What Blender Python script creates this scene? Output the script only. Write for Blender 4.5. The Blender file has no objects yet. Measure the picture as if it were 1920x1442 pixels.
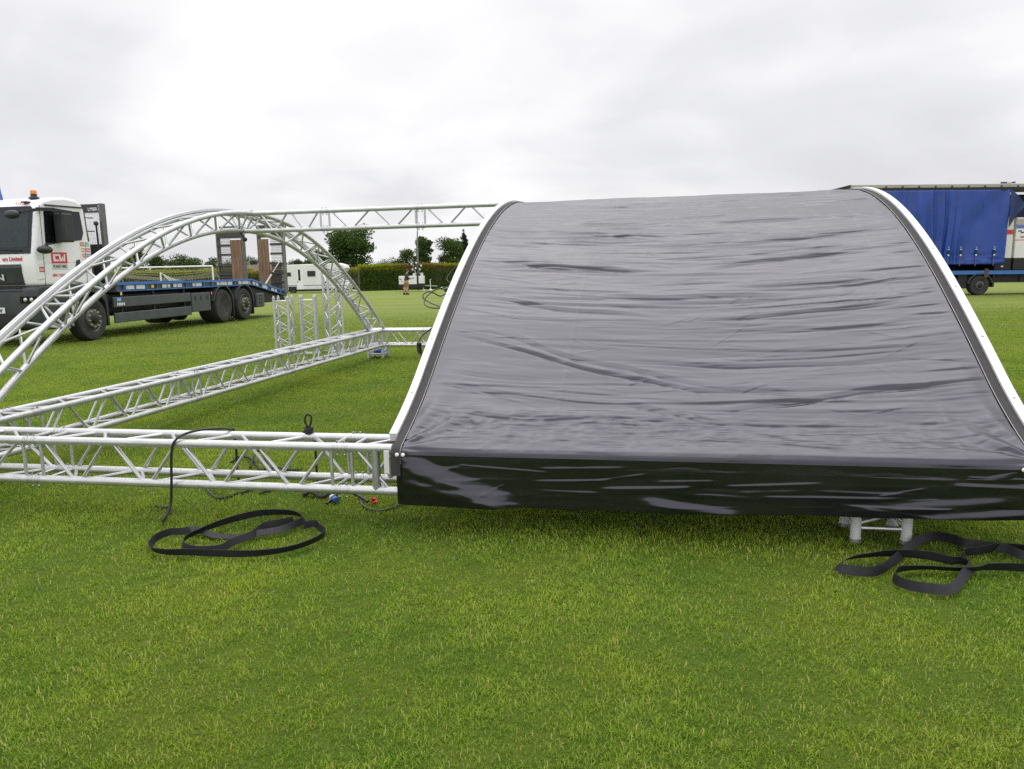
import bpy, math, random
import numpy as np
from math import radians as R, sin, cos, pi, sqrt
from mathutils import Matrix, Vector

random.seed(7); RNG = np.random.default_rng(11)
scene = bpy.context.scene
COL = scene.collection

# ------------------------------------------------------------------ camera
FPX, PITCH, ROLL, CAMH = 1450.0, 0.1494, -0.0219, 1.4148
cam = bpy.data.cameras.new('camera'); camo = bpy.data.objects.new('camera', cam); COL.objects.link(camo)
cam.sensor_fit = 'HORIZONTAL'; cam.sensor_width = 36.0; cam.lens = 36.0 * FPX / 1920.0
cam.clip_start = 0.05; cam.clip_end = 4000
f_ = Vector((0, cos(PITCH), -sin(PITCH))); r0 = Vector((1, 0, 0)); u0 = Vector((0, sin(PITCH), cos(PITCH)))
rr = r0 * cos(ROLL) + u0 * sin(ROLL); uu = -r0 * sin(ROLL) + u0 * cos(ROLL)
camo.matrix_world = Matrix(((rr.x, uu.x, -f_.x, 0), (rr.y, uu.y, -f_.y, 0), (rr.z, uu.z, -f_.z, CAMH), (0, 0, 0, 1)))
scene.camera = camo

# ------------------------------------------------------------------ world: overcast sky
SUN_EL, SUN_AZ = R(72), R(6)          # azimuth from +Y toward +X
world = bpy.data.worlds.new('World'); scene.world = world; world.use_nodes = True
nt = world.node_tree; nt.nodes.clear()
def N(tree, t, **kw):
    n = tree.nodes.new(t)
    for k, v in kw.items(): setattr(n, k, v)
    return n
def sockval(tree, s, v):
    if hasattr(v, 'is_output') or isinstance(v, bpy.types.NodeSocket): tree.links.new(v, s)
    else: s.default_value = v
def math_(tree, op, a, b=None, c=None, clamp=False):
    n = N(tree, 'ShaderNodeMath', operation=op, use_clamp=clamp)
    for i, v in enumerate((a, b, c)):
        if v is not None: sockval(tree, n.inputs[i], v)
    return n.outputs[0]
def mixc(tree, fac, a, b, blend='MIX'):
    n = N(tree, 'ShaderNodeMix', data_type='RGBA', blend_type=blend)
    sockval(tree, n.inputs[0], fac); sockval(tree, n.inputs[6], a); sockval(tree, n.inputs[7], b)
    return n.outputs[2]
def noise(tree, vec, scale, detail=4.0, rough=0.55, dist=0.0, dims='3D'):
    n = N(tree, 'ShaderNodeTexNoise', noise_dimensions=dims)
    if vec is not None: tree.links.new(vec, n.inputs['Vector'])
    n.inputs['Scale'].default_value = scale; n.inputs['Detail'].default_value = detail
    n.inputs['Roughness'].default_value = rough; n.inputs['Distortion'].default_value = dist
    return n.outputs['Fac']
def ramp(tree, fac, stops, interp='LINEAR'):
    n = N(tree, 'ShaderNodeValToRGB'); n.color_ramp.interpolation = interp
    e = n.color_ramp.elements
    while len(e) < len(stops): e.new(0.5)
    for i, (p, c) in enumerate(stops):
        e[i].position = p; e[i].color = tuple(c) + (1,) if len(c) == 3 else c
    tree.links.new(fac, n.inputs[0]) if isinstance(fac, bpy.types.NodeSocket) else None
    return n.outputs[0]
def remap(tree, v, a, b, c, d):
    n = N(tree, 'ShaderNodeMapRange'); sockval(tree, n.inputs[0], v)
    for i, x in enumerate((a, b, c, d)): n.inputs[i + 1].default_value = x
    return n.outputs[0]
def comb(tree, x, y, z):
    n = N(tree, 'ShaderNodeCombineXYZ')
    for i, v in enumerate((x, y, z)): sockval(tree, n.inputs[i], v)
    return n.outputs[0]

sky = N(nt, 'ShaderNodeTexSky', sky_type='NISHITA'); sky.sun_disc = False
sky.sun_elevation = SUN_EL; sky.sun_rotation = SUN_AZ
tc = N(nt, 'ShaderNodeTexCoord'); sx = N(nt, 'ShaderNodeSeparateXYZ'); nt.links.new(tc.outputs['Generated'], sx.inputs[0])
zc = math_(nt, 'MAXIMUM', sx.outputs[2], 0.0)
den = math_(nt, 'ADD', zc, 0.34)
px = math_(nt, 'DIVIDE', sx.outputs[0], den); py = math_(nt, 'DIVIDE', sx.outputs[1], den)
pv = comb(nt, px, py, 0.0)
mp = N(nt, 'ShaderNodeMapping'); nt.links.new(pv, mp.inputs[0]); mp.inputs['Rotation'].default_value = (0, 0, R(25)); mp.inputs['Location'].default_value = (3.1, 1.7, 0.4); mp.inputs['Scale'].default_value = (1.25, 1.45, 1.0)
n1 = noise(nt, mp.outputs[0], 0.85, 4.0, 0.45, 0.5); n2 = noise(nt, mp.outputs[0], 2.6, 5.0, 0.5, 0.4)
cl = math_(nt, 'ADD', math_(nt, 'MULTIPLY', n1, 0.78), math_(nt, 'MULTIPLY', n2, 0.22))
cl = remap(nt, cl, 0.38, 0.62, 0.0, 1.0)
ccol = ramp(nt, cl, [(0.0, (0.775, 0.772, 0.805)), (0.4, (0.865, 0.863, 0.89)), (0.72, (0.985, 0.98, 1.0)), (1.0, (1.06, 1.055, 1.07))])
zg = remap(nt, zc, 0.30, 0.85, 1.0, 1.35)
# thinner cloud round the hidden sun
dp = N(nt, 'ShaderNodeVectorMath', operation='DOT_PRODUCT'); nt.links.new(tc.outputs['Generated'], dp.inputs[0]); dp.inputs[1].default_value = (sin(SUN_AZ) * cos(SUN_EL), cos(SUN_AZ) * cos(SUN_EL), sin(SUN_EL))
glow = math_(nt, 'POWER', math_(nt, 'MAXIMUM', dp.outputs['Value'], 0.0), 3.2)
zg = math_(nt, 'ADD', zg, math_(nt, 'MULTIPLY', math_(nt, 'MAXIMUM', math_(nt, 'MULTIPLY', sx.outputs[1], -1.0), 0.0), 0.42))
zg = math_(nt, 'ADD', zg, math_(nt, 'MULTIPLY', math_(nt, 'MULTIPLY', glow, 1.5), remap(nt, zc, 0.3, 0.6, 0.0, 1.0)))
cz = N(nt, 'ShaderNodeVectorMath', operation='SCALE'); nt.links.new(ccol, cz.inputs[0]); nt.links.new(zg, cz.inputs[3])
sk = N(nt, 'ShaderNodeVectorMath', operation='SCALE'); nt.links.new(sky.outputs[0], sk.inputs[0]); sk.inputs[3].default_value = 1.0
bgA = N(nt, 'ShaderNodeBackground'); nt.links.new(cz.outputs[0], bgA.inputs[0]); bgA.inputs[1].default_value = 1.0
bgB = N(nt, 'ShaderNodeBackground'); nt.links.new(sk.outputs[0], bgB.inputs[0]); bgB.inputs[1].default_value = 0.08
mx = N(nt, 'ShaderNodeMixShader'); mx.inputs[0].default_value = 0.06
nt.links.new(bgA.outputs[0], mx.inputs[1]); nt.links.new(bgB.outputs[0], mx.inputs[2])
wo = N(nt, 'ShaderNodeOutputWorld'); nt.links.new(mx.outputs[0], wo.inputs[0])

sun = bpy.data.lights.new('sun', 'SUN'); suno = bpy.data.objects.new('sun', sun); COL.objects.link(suno)
sun.energy = 0.9; sun.angle = R(60); sun.color = (1.0, 0.97, 0.92)
sd = Vector((sin(SUN_AZ) * cos(SUN_EL), cos(SUN_AZ) * cos(SUN_EL), sin(SUN_EL)))
suno.rotation_euler = sd.to_track_quat('Z', 'Y').to_euler(); suno.location = (0, 0, 30)

scene.view_settings.view_transform = 'Standard'; scene.view_settings.look = 'None'
scene.view_settings.exposure = 0.0; scene.view_settings.gamma = 1.0
scene.render.engine = 'CYCLES'
scene.cycles.max_bounces = 6; scene.cycles.transparent_max_bounces = 12
scene.cycles.use_adaptive_sampling = False; scene.cycles.use_denoising = False; scene.cycles.denoiser = 'OPENIMAGEDENOISE'; scene.cycles.denoising_input_passes = 'RGB_ALBEDO_NORMAL'; scene.cycles.denoising_prefilter = 'ACCURATE'; scene.cycles.sample_clamp_indirect = 6

# ------------------------------------------------------------------ ground shape
def sp(t, k=3.0):
    t = np.asarray(t, float); return np.where(t / k > 30, t, np.log1p(np.exp(np.minimum(t / k, 30))) * k)
def gz(x, y):
    return -.0082 * (sp(y - 20.) - sp(y - 95.)) - .0075 * (sp(x - 6.) - sp(x - 60.))
def g(x, y): return float(gz(x, y))

# ------------------------------------------------------------------ materials
MATS = {}
def new_mat(name):
    m = bpy.data.materials.new(name); m.use_nodes = True; t = m.node_tree
    b = t.nodes['Principled BSDF']; return m, t, b
def pmat(name, col, rough=0.5, metal=0.0, var=0.12, scale=6.0, rvar=0.1, bump=0.0, bscale=60.0, spec=0.5, coat=0.0, dirt=None, ior=None):
    if name in MATS: return MATS[name]
    m, t, b = new_mat(name)
    tc = N(t, 'ShaderNodeTexCoord'); o = tc.outputs['Object']
    n = noise(t, o, scale, 5.0, 0.6)
    lo = tuple(c * (1 - var) for c in col) + (1,); hi = tuple(min(1, c * (1 + var)) for c in col) + (1,)
    c = mixc(t, remap(t, n, 0.3, 0.7, 0, 1), lo, hi)
    if dirt:
        dn = remap(t, noise(t, o, dirt[2], 6.0, 0.65), 0.5, 0.72, 0.0, dirt[1])
        c = mixc(t, dn, c, tuple(dirt[0]) + (1,))
    t.links.new(c, b.inputs['Base Color'])
    n2 = noise(t, o, scale * 2.3, 4.0, 0.6)
    t.links.new(remap(t, n2, 0.3, 0.7, max(0.02, rough - rvar), min(1, rough + rvar)), b.inputs['Roughness'])
    b.inputs['Metallic'].default_value = metal; b.inputs['Specular IOR Level'].default_value = spec
    b.inputs['Coat Weight'].default_value = coat
    if ior: b.inputs['IOR'].default_value = ior
    if bump:
        bn = N(t, 'ShaderNodeBump'); bn.inputs['Strength'].default_value = bump; bn.inputs['Distance'].default_value = 0.01
        t.links.new(noise(t, o, bscale, 4.0, 0.6), bn.inputs['Height']); t.links.new(bn.outputs[0], b.inputs['Normal'])
    MATS[name] = m; return m
alu = pmat('aluminium', (0.60, 0.60, 0.605), 0.42, 0.72, 0.08, 9.0, 0.10, 0.06, 40, dirt=((0.45, 0.45, 0.43), 0.35, 14.0))
alu2 = pmat('aluminium_brace', (0.57, 0.57, 0.575), 0.38, 0.78, 0.08, 12.0, 0.1, dirt=((0.42, 0.42, 0.40), 0.3, 16.0))
alu_dull = pmat('aluminium_dull', (0.42, 0.43, 0.43), 0.45, 0.85, 0.12, 7.0, 0.1)
steel = pmat('steel', (0.6, 0.6, 0.6), 0.3, 1.0)
rail_white = pmat('rail_white', (0.68, 0.68, 0.69), 0.42, 0.0, 0.04, 5.0, 0.08, dirt=((0.6, 0.6, 0.58), 0.3, 20.0))
dark_gap = pmat('dark_gap', (0.05, 0.05, 0.06), 0.7)
band_grey = pmat('band_grey', (0.055, 0.051, 0.051), 0.8, 0.0, 0.15, 30, 0.05, 0.15, 120, spec=.2)
thread = pmat('thread', (0.45, 0.45, 0.42), 0.6)
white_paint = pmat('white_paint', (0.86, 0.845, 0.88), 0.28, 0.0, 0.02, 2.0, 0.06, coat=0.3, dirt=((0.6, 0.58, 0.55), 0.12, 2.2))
white_body = pmat('white_body', (0.74, 0.74, 0.74), 0.35, 0.0, 0.04, 1.0, dirt=((0.5, 0.5, 0.47), 0.2, 1.5))
cream_body = pmat('cream_body', (0.74, 0.73, 0.71), 0.4, 0.0, 0.04, 1.0)
blk_plastic = pmat('black_plastic', (0.022, 0.023, 0.026), 0.45, 0.0, 0.2, 5.0, 0.1)
slate = pmat('slate_paint', (0.030, 0.038, 0.046), 0.32, 0.0, 0.15, 2.0, 0.08, dirt=((0.10, 0.09, 0.075), 0.4, 3.0))
guard_grey = pmat('guard_grey', (0.060, 0.066, 0.075), 0.42, 0.0, 0.15, 3.0, 0.1, dirt=((0.13, 0.12, 0.10), 0.5, 4.0))
chassis = pmat('chassis_black', (0.012, 0.012, 0.013), 0.6)
tyre_m = pmat('tyre_rubber', (0.028, 0.027, 0.026), 0.8, 0.0, 0.2, 8.0, 0.05, 0.3, 50, dirt=((0.09, 0.08, 0.065), 0.5, 5.0))
rim_m = pmat('rim_grey', (0.11, 0.11, 0.11), 0.5, 0.4, 0.2, 9.0, dirt=((0.10, 0.085, 0.06), 0.6, 7.0))
nut_m = pmat('nut_pale', (0.48, 0.46, 0.30), 0.4, 0.3)
blue_paint = pmat('blue_paint', (0.035, 0.15, 0.46), 0.4, 0.0, 0.12, 3.0, dirt=((0.10, 0.11, 0.13), 0.35, 4.0))
marker_white = pmat('marker_white', (0.62, 0.63, 0.66), 0.5, 0, 0.1, 4.0, dirt=((0.35, 0.30, 0.25), 0.5, 6.0))
amber = pmat('amber_lens', (0.80, 0.25, 0.03), 0.2)
yellow_m = pmat('yellow_sticker', (0.75, 0.55, 0.05), 0.5)
red_m = pmat('red_vinyl', (0.62, 0.035, 0.06), 0.4, 0, 0.03)
white_v = pmat('white_vinyl', (0.80, 0.80, 0.80), 0.4, 0, 0.03)
pale_v = pmat('pale_vinyl', (0.62, 0.62, 0.62), 0.4, 0, 0.03)
blk_v = pmat('black_vinyl', (0.02, 0.02, 0.02), 0.4, 0, 0.03)
green_v = pmat('green_vinyl', (0.10, 0.42, 0.26), 0.4, 0, 0.03)
gold_v = pmat('gold_vinyl', (0.55, 0.38, 0.08), 0.4, 0, 0.03)
blue_v = pmat('blue_vinyl', (0.10, 0.16, 0.50), 0.4, 0, 0.03)
sky_v = pmat('sky_blue_vinyl', (0.16, 0.42, 0.72), 0.4, 0, 0.03)
wood = None
mesh_grey = pmat('mesh_grey', (0.055, 0.05, 0.048), 0.6)
ramp_steel = pmat('ramp_steel', (0.15, 0.145, 0.14), 0.5, 0.3, 0.2, 4.0, dirt=((0.12, 0.09, 0.07), 0.5, 3.0))
curtain_blue = pmat('curtain_blue', (0.013, 0.054, 0.31), 0.40, 0, 0.15, 1.2, 0.08, 0.15, 5.0, dirt=((0.05, 0.07, 0.16), 0.4, 2.0))
curtain_dark = pmat('curtain_back', (0.012, 0.028, 0.12), 0.5, 0, 0.1, 1.2)
webbing = pmat('webbing_black', (0.009, 0.009, 0.012), 0.62, 0, 0.15, 20.0, 0.06, 0.25, 300)
rope_m = pmat('rope_black', (0.012, 0.012, 0.012), 0.7, 0, 0.2, 30.0, 0.05, 0.4, 250)
cable_m = pmat('cable_black', (0.012, 0.012, 0.013), 0.4)
plug_blue = pmat('plug_blue', (0.03, 0.09, 0.30), 0.35)
red_rag = pmat('red_rag', (0.50, 0.015, 0.025), 0.6)
blue_rag = pmat('blue_cloth', (0.02, 0.10, 0.62), 0.6)
ply = pmat('pale_board', (0.6, 0.6, 0.58), 0.6)
bark = pmat('bark', (0.07, 0.055, 0.04), 0.9, 0, 0.3, 8.0)
glass_dark = None
def make_glass(name, tint, tr):
    m, t, b = new_mat(name); t.nodes.remove(b)
    g1 = N(t, 'ShaderNodeBsdfGlossy'); g1.inputs['Roughness'].default_value = 0.03; g1.inputs['Color'].default_value = (0.9, 0.95, 1, 1)
    d1 = N(t, 'ShaderNodeBsdfDiffuse'); d1.inputs['Color'].default_value = tint + (1,)
    t1 = N(t, 'ShaderNodeBsdfTransparent'); t1.inputs['Color'].default_value = (0.40, 0.48, 0.47, 1)
    m1 = N(t, 'ShaderNodeMixShader'); m1.inputs[0].default_value = tr
    t.links.new(d1.outputs[0], m1.inputs[1]); t.links.new(t1.outputs[0], m1.inputs[2])
    fr = N(t, 'ShaderNodeFresnel'); fr.inputs['IOR'].default_value = 1.48
    m2 = N(t, 'ShaderNodeMixShader'); t.links.new(math_(t, 'MULTIPLY', fr.outputs[0], 0.85), m2.inputs[0])
    t.links.new(m1.outputs[0], m2.inputs[1]); t.links.new(g1.outputs[0], m2.inputs[2])
    t.links.new(m2.outputs[0], t.nodes['Material Output'].inputs[0]); return m
glass_dark = make_glass('glass_dark', (0.012, 0.017, 0.019), 0.45)
glass_black = make_glass('glass_black', (0.012, 0.012, 0.014), 0.0)

def wood_mat():
    m, t, b = new_mat('ramp_wood')
    tc = N(t, 'ShaderNodeTexCoord'); mp = N(t, 'ShaderNodeMapping'); t.links.new(tc.outputs['Object'], mp.inputs[0]); mp.inputs['Scale'].default_value = (14, 14, 1.2)
    n = noise(t, mp.outputs[0], 2.0, 8.0, 0.65)
    c = ramp(t, n, [(0.3, (0.12, 0.062, 0.038)), (0.55, (0.23, 0.14, 0.082)), (0.75, (0.34, 0.23, 0.165))])
    t.links.new(c, b.inputs['Base Color']); b.inputs['Roughness'].default_value = 0.7
    return m
wood = wood_mat()

# tarpaulin: black pvc with a strong sheen
def tarp_mat():
    m, t, b = new_mat('tarpaulin_pvc')
    tc = N(t, 'ShaderNodeTexCoord'); o = tc.outputs['Object']
    n = noise(t, o, 2.2, 6.0, 0.6); n3 = noise(t, o, 14.0, 5.0, 0.65)
    c = mixc(t, remap(t, n, 0.35, 0.7, 0, 1), (0.006, 0.006, 0.009, 1), (0.011, 0.011, 0.016, 1))
    t.links.new(c, b.inputs['Base Color'])
    t.links.new(math_(t, 'ADD', remap(t, n, 0.3, 0.7, 0.16, 0.23), remap(t, n3, 0.3, 0.7, -0.03, 0.05)), b.inputs['Roughness'])
    b.inputs['IOR'].default_value = 1.68
    b.inputs['Specular Tint'].default_value = (0.90, 0.885, 1.0, 1)
    mp = N(t, 'ShaderNodeMapping'); t.links.new(o, mp.inputs[0]); mp.inputs['Scale'].default_value = (1.0, 5.0, 5.0)
    bn = N(t, 'ShaderNodeBump'); bn.inputs['Strength'].default_value = 0.22; bn.inputs['Distance'].default_value = 0.006
    hgt = math_(t, 'ADD', noise(t, mp.outputs[0], 5.0, 5.0, 0.55, 0.4), math_(t, 'MULTIPLY', noise(t, o, 90.0, 3.0, 0.5), 0.10))
    t.links.new(hgt, bn.inputs['Height']); t.links.new(bn.outputs[0], b.inputs['Normal'])
    return m
tarp_m = tarp_mat()

# ------------------------------------------------------------------ mesh helpers
class MB:
    def __init__(s): s.v = []; s.f = []; s.mi = []; s.mats = []; s.cur = 0
    def mat(s, m):
        if m not in s.mats: s.mats.append(m)
        s.cur = s.mats.index(m); return s
    def add(s, vs, fs):
        o = len(s.v); s.v += [tuple(p) for p in vs]
        for f in fs: s.f.append(tuple(i + o for i in f)); s.mi.append(s.cur)
        return s
    def box(s, x0, y0, z0, x1, y1, z1):
        x0, x1 = min(x0, x1), max(x0, x1); y0, y1 = min(y0, y1), max(y0, y1); z0, z1 = min(z0, z1), max(z0, z1)
        return s.add([(x0, y0, z0), (x1, y0, z0), (x1, y1, z0), (x0, y1, z0), (x0, y0, z1), (x1, y0, z1), (x1, y1, z1), (x0, y1, z1)],
                     [(0, 3, 2, 1), (4, 5, 6, 7), (0, 1, 5, 4), (1, 2, 6, 5), (2, 3, 7, 6), (3, 0, 4, 7)])
    def bar(s, p0, p1, w, h, up=(0, 0, 1)):
        p0, p1 = Vector(p0), Vector(p1); d = (p1 - p0).normalized(); u = Vector(up)
        if abs(d.dot(u)) > 0.98: u = Vector((1, 0, 0))
        a = d.cross(u).normalized() * (w / 2); b = a.cross(d).normalized() * (h / 2)
        vs = [p + sa * a + sb * b for p in (p0, p1) for sa, sb in ((-1, -1), (1, -1), (1, 1), (-1, 1))]
        return s.add(vs, [(0, 3, 2, 1), (4, 5, 6, 7), (0, 1, 5, 4), (1, 2, 6, 5), (2, 3, 7, 6), (3, 0, 4, 7)])
    def tube(s, pts, r, n=10, closed=False):
        pts = [Vector(p) for p in pts]; m = len(pts); rs = r if isinstance(r, (list, tuple)) else [r] * m
        prev = None; rings = []
        for i in range(m):
            if closed: d = pts[(i + 1) % m] - pts[i - 1]
            else: d = pts[min(i + 1, m - 1)] - pts[max(i - 1, 0)]
            d = d.normalized()
            if prev is None:
                ref = Vector((0, 0, 1)) if abs(d.z) < 0.9 else Vector((1, 0, 0)); a = d.cross(ref).normalized()
            else: a = (prev - d * prev.dot(d)).normalized()
            prev = a; b = d.cross(a)
            rings.append([pts[i] + (a * cos(2 * pi * k / n) + b * sin(2 * pi * k / n)) * rs[i] for k in range(n)])
        vs = [p for rg in rings for p in rg]; fs = []
        for i in range(m if closed else m - 1):
            j = (i + 1) % m
            for k in range(n): fs.append((i * n + k, i * n + (k + 1) % n, j * n + (k + 1) % n, j * n + k))
        if not closed: fs.append(tuple(range(n))[::-1]); fs.append(tuple((m - 1) * n + k for k in range(n)))
        return s.add(vs, fs)
    def prism(s, poly, axis, d0, d1):
        # poly: list of 2-D points in the two other axes (order y,z / x,z / x,y); extruded along axis from d0 to d1
        def P(p, d): return {0: (d, p[0], p[1]), 1: (p[0], d, p[1]), 2: (p[0], p[1], d)}[axis]
        n = len(poly); vs = [P(p, d0) for p in poly] + [P(p, d1) for p in poly]
        fs = [tuple(range(n)), tuple(range(2 * n - 1, n - 1, -1))] + [(i, i + n, (i + 1) % n + n, (i + 1) % n) for i in range(n)]
        return s.add(vs, fs)
    def lathe(s, prof, c, axis=0, n=28):
        # prof: (a along axis, r); c centre
        vs = []; fs = []; m = len(prof)
        for a, r in prof:
            for k in range(n):
                q = 2 * pi * k / n
                o = {0: (a, r * cos(q), r * sin(q)), 1: (r * cos(q), a, r * sin(q)), 2: (r * cos(q), r * sin(q), a)}[axis]
                vs.append((c[0] + o[0], c[1] + o[1], c[2] + o[2]))
        for i in range(m - 1):
            for k in range(n): fs.append((i * n + k, i * n + (k + 1) % n, (i + 1) * n + (k + 1) % n, (i + 1) * n + k))
        if prof[0][1] > 1e-6: fs.append(tuple(range(n))[::-1])
        if prof[-1][1] > 1e-6: fs.append(tuple((m - 1) * n + k for k in range(n)))
        return s.add(vs, fs)
    def ball(s, c, r, n=12, m=8, sz=(1, 1, 1)):
        vs = []; fs = []
        for i in range(m + 1):
            th = pi * i / m
            for k in range(n):
                q = 2 * pi * k / n
                vs.append((c[0] + r * sz[0] * sin(th) * cos(q), c[1] + r * sz[1] * sin(th) * sin(q), c[2] + r * sz[2] * cos(th)))
        for i in range(m):
            for k in range(n): fs.append((i * n + k, (i + 1) * n + k, (i + 1) * n + (k + 1) % n, i * n + (k + 1) % n))
        return s.add(vs, fs)
    def build(s, name, mat=None, parent=None, smooth=True, bevel=0.0, seg=2, fixn=False):
        me = bpy.data.meshes.new(name); me.from_pydata(s.v, [], s.f)
        mats = s.mats if s.mats else [mat]
        for m in mats: me.materials.append(m)
        if s.mats: me.polygons.foreach_set('material_index', s.mi)
        if fixn:
            import bmesh
            bm = bmesh.new(); bm.from_mesh(me); bmesh.ops.recalc_face_normals(bm, faces=bm.faces); bm.to_mesh(me); bm.free()
        o = bpy.data.objects.new(name, me); COL.objects.link(o)
        if parent: o.parent = parent
        if smooth:
            me.polygons.foreach_set('use_smooth', [True] * len(me.polygons))
            if bevel == 0.0:
                try: me.set_sharp_from_angle(angle=R(40))
                except Exception: pass
        if bevel:
            b = o.modifiers.new('bevel', 'BEVEL'); b.width = bevel; b.segments = seg; b.limit_method = 'ANGLE'; b.angle_limit = R(40); b.harden_normals = True
        return o
def np_mesh(name, co, quads=None, tris=None, mat=None, parent=None, smooth=True):
    me = bpy.data.meshes.new(name); nq = 0 if quads is None else len(quads); ntr = 0 if tris is None else len(tris)
    me.vertices.add(len(co)); me.vertices.foreach_set('co', np.ascontiguousarray(co, np.float32).ravel())
    li = []; st = []; tot = []
    if nq: li.append(np.asarray(quads, np.int32).ravel()); tot.append(np.full(nq, 4))
    if ntr: li.append(np.asarray(tris, np.int32).ravel()); tot.append(np.full(ntr, 3))
    li = np.concatenate(li); tot = np.concatenate(tot); st = np.concatenate([[0], np.cumsum(tot)[:-1]])
    me.loops.add(len(li)); me.loops.foreach_set('vertex_index', li.astype(np.int32))
    me.polygons.add(len(tot)); me.polygons.foreach_set('loop_start', st.astype(np.int32))
    try: me.polygons.foreach_set('loop_total', tot.astype(np.int32))
    except Exception: pass
    me.update(calc_edges=True)
    if smooth: me.polygons.foreach_set('use_smooth', np.ones(len(tot), bool))
    if mat: me.materials.append(mat)
    o = bpy.data.objects.new(name, me); COL.objects.link(o)
    if parent: o.parent = parent
    return o
def empty(name, loc=(0, 0, 0), rz=0.0, parent=None):
    o = bpy.data.objects.new(name, None); COL.objects.link(o); o.location = loc; o.rotation_euler = (0, 0, rz); o.empty_display_size = 0.2
    if parent: o.parent = parent
    return o
def tag(o, label=None, cat=None, group=None, kind=None):
    if label: o['label'] = label
    if cat: o['category'] = cat
    if group: o['group'] = group
    if kind: o['kind'] = kind
    return o
def kids(o): return [c for c in bpy.data.objects if c.parent == o]
def copy_tree(o, parent=None):
    c = o.copy(); COL.objects.link(c); c.parent = parent
    for ch in kids(o):
        if ch is not c: copy_tree(ch, c)
    return c
def text(s, size, mat, parent, org, xd, yd, name='lettering', align='LEFT', ext=0.0015, bold=0.0, sxy=(1, 1), shear=0.0, off=0.003):
    cu = bpy.data.curves.new('t', 'FONT'); cu.body = s; cu.size = size; cu.align_x = align; cu.extrude = ext; cu.offset = bold; cu.shear = shear; cu.resolution_u = 3
    to = bpy.data.objects.new('t', cu); COL.objects.link(to); dg = bpy.context.evaluated_depsgraph_get(); dg.update()
    me = bpy.data.meshes.new_from_object(to.evaluated_get(dg)); bpy.data.objects.remove(to); bpy.data.curves.remove(cu)
    xd = Vector(xd).normalized(); yd = Vector(yd).normalized(); n = xd.cross(yd).normalized()
    M = Matrix.Identity(4)
    for i in range(3): M[i][0] = xd[i] * sxy[0]; M[i][1] = yd[i] * sxy[1]; M[i][2] = n[i]; M[i][3] = org[i] + n[i] * off
    me.transform(M); me.materials.clear(); me.materials.append(mat); me.name = name
    o = bpy.data.objects.new(name, me); COL.objects.link(o); o.parent = parent
    return o
def spline(pts, n=8, closed=False):
    P = [Vector(p) for p in pts]; m = len(P); out = []
    rng = range(m) if closed else range(m - 1)
    for i in rng:
        a, b, c, d = (P[(i - 1) % m], P[i], P[(i + 1) % m], P[(i + 2) % m]) if closed else (P[max(i - 1, 0)], P[i], P[i + 1], P[min(i + 2, m - 1)])
        for k in range(n):
            t = k / n
            out.append(0.5 * ((2 * b) + (c - a) * t + (2 * a - 5 * b + 4 * c - d) * t * t + (3 * b - a - 3 * c + d) * t ** 3))
    if not closed: out.append(P[-1])
    return out

# ------------------------------------------------------------------ pixel ray -> ground point (used only to read plan positions)
def gpt(u, v, z=0.0):
    du, dv = u - 960, v - 721
    x = du * cos(ROLL) + dv * sin(ROLL); y = -du * sin(ROLL) + dv * cos(ROLL)
    Y = FPX * cos(PITCH) - y * sin(PITCH); Z = -FPX * sin(PITCH) - y * cos(PITCH)
    t = (z - CAMH) / Z
    return Vector((x * t, Y * t, z))
def apt(u, v, Yd):
    du, dv = u - 960, v - 721
    x = du * cos(ROLL) + dv * sin(ROLL); y = -du * sin(ROLL) + dv * cos(ROLL)
    Y = FPX * cos(PITCH) - y * sin(PITCH); Z = -FPX * sin(PITCH) - y * cos(PITCH)
    t = Yd / Y
    return Vector((x * t, Yd, Z * t + CAMH))

def smooth01(x): x = np.clip(x, 0, 1); return x * x * (3 - 2 * x)
def vnoise(x, y, seed):
    r = np.random.default_rng(seed); T = r.random((64, 64)); xi = np.floor(x).astype(int); yi = np.floor(y).astype(int); fx = smooth01(x - xi); fy = smooth01(y - yi)
    a = T[yi % 64, xi % 64]; b = T[yi % 64, (xi + 1) % 64]; c = T[(yi + 1) % 64, xi % 64]; d = T[(yi + 1) % 64, (xi + 1) % 64]
    return (a * (1 - fx) + b * fx) * (1 - fy) + (c * (1 - fx) + d * fx) * fy - 0.5
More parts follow.
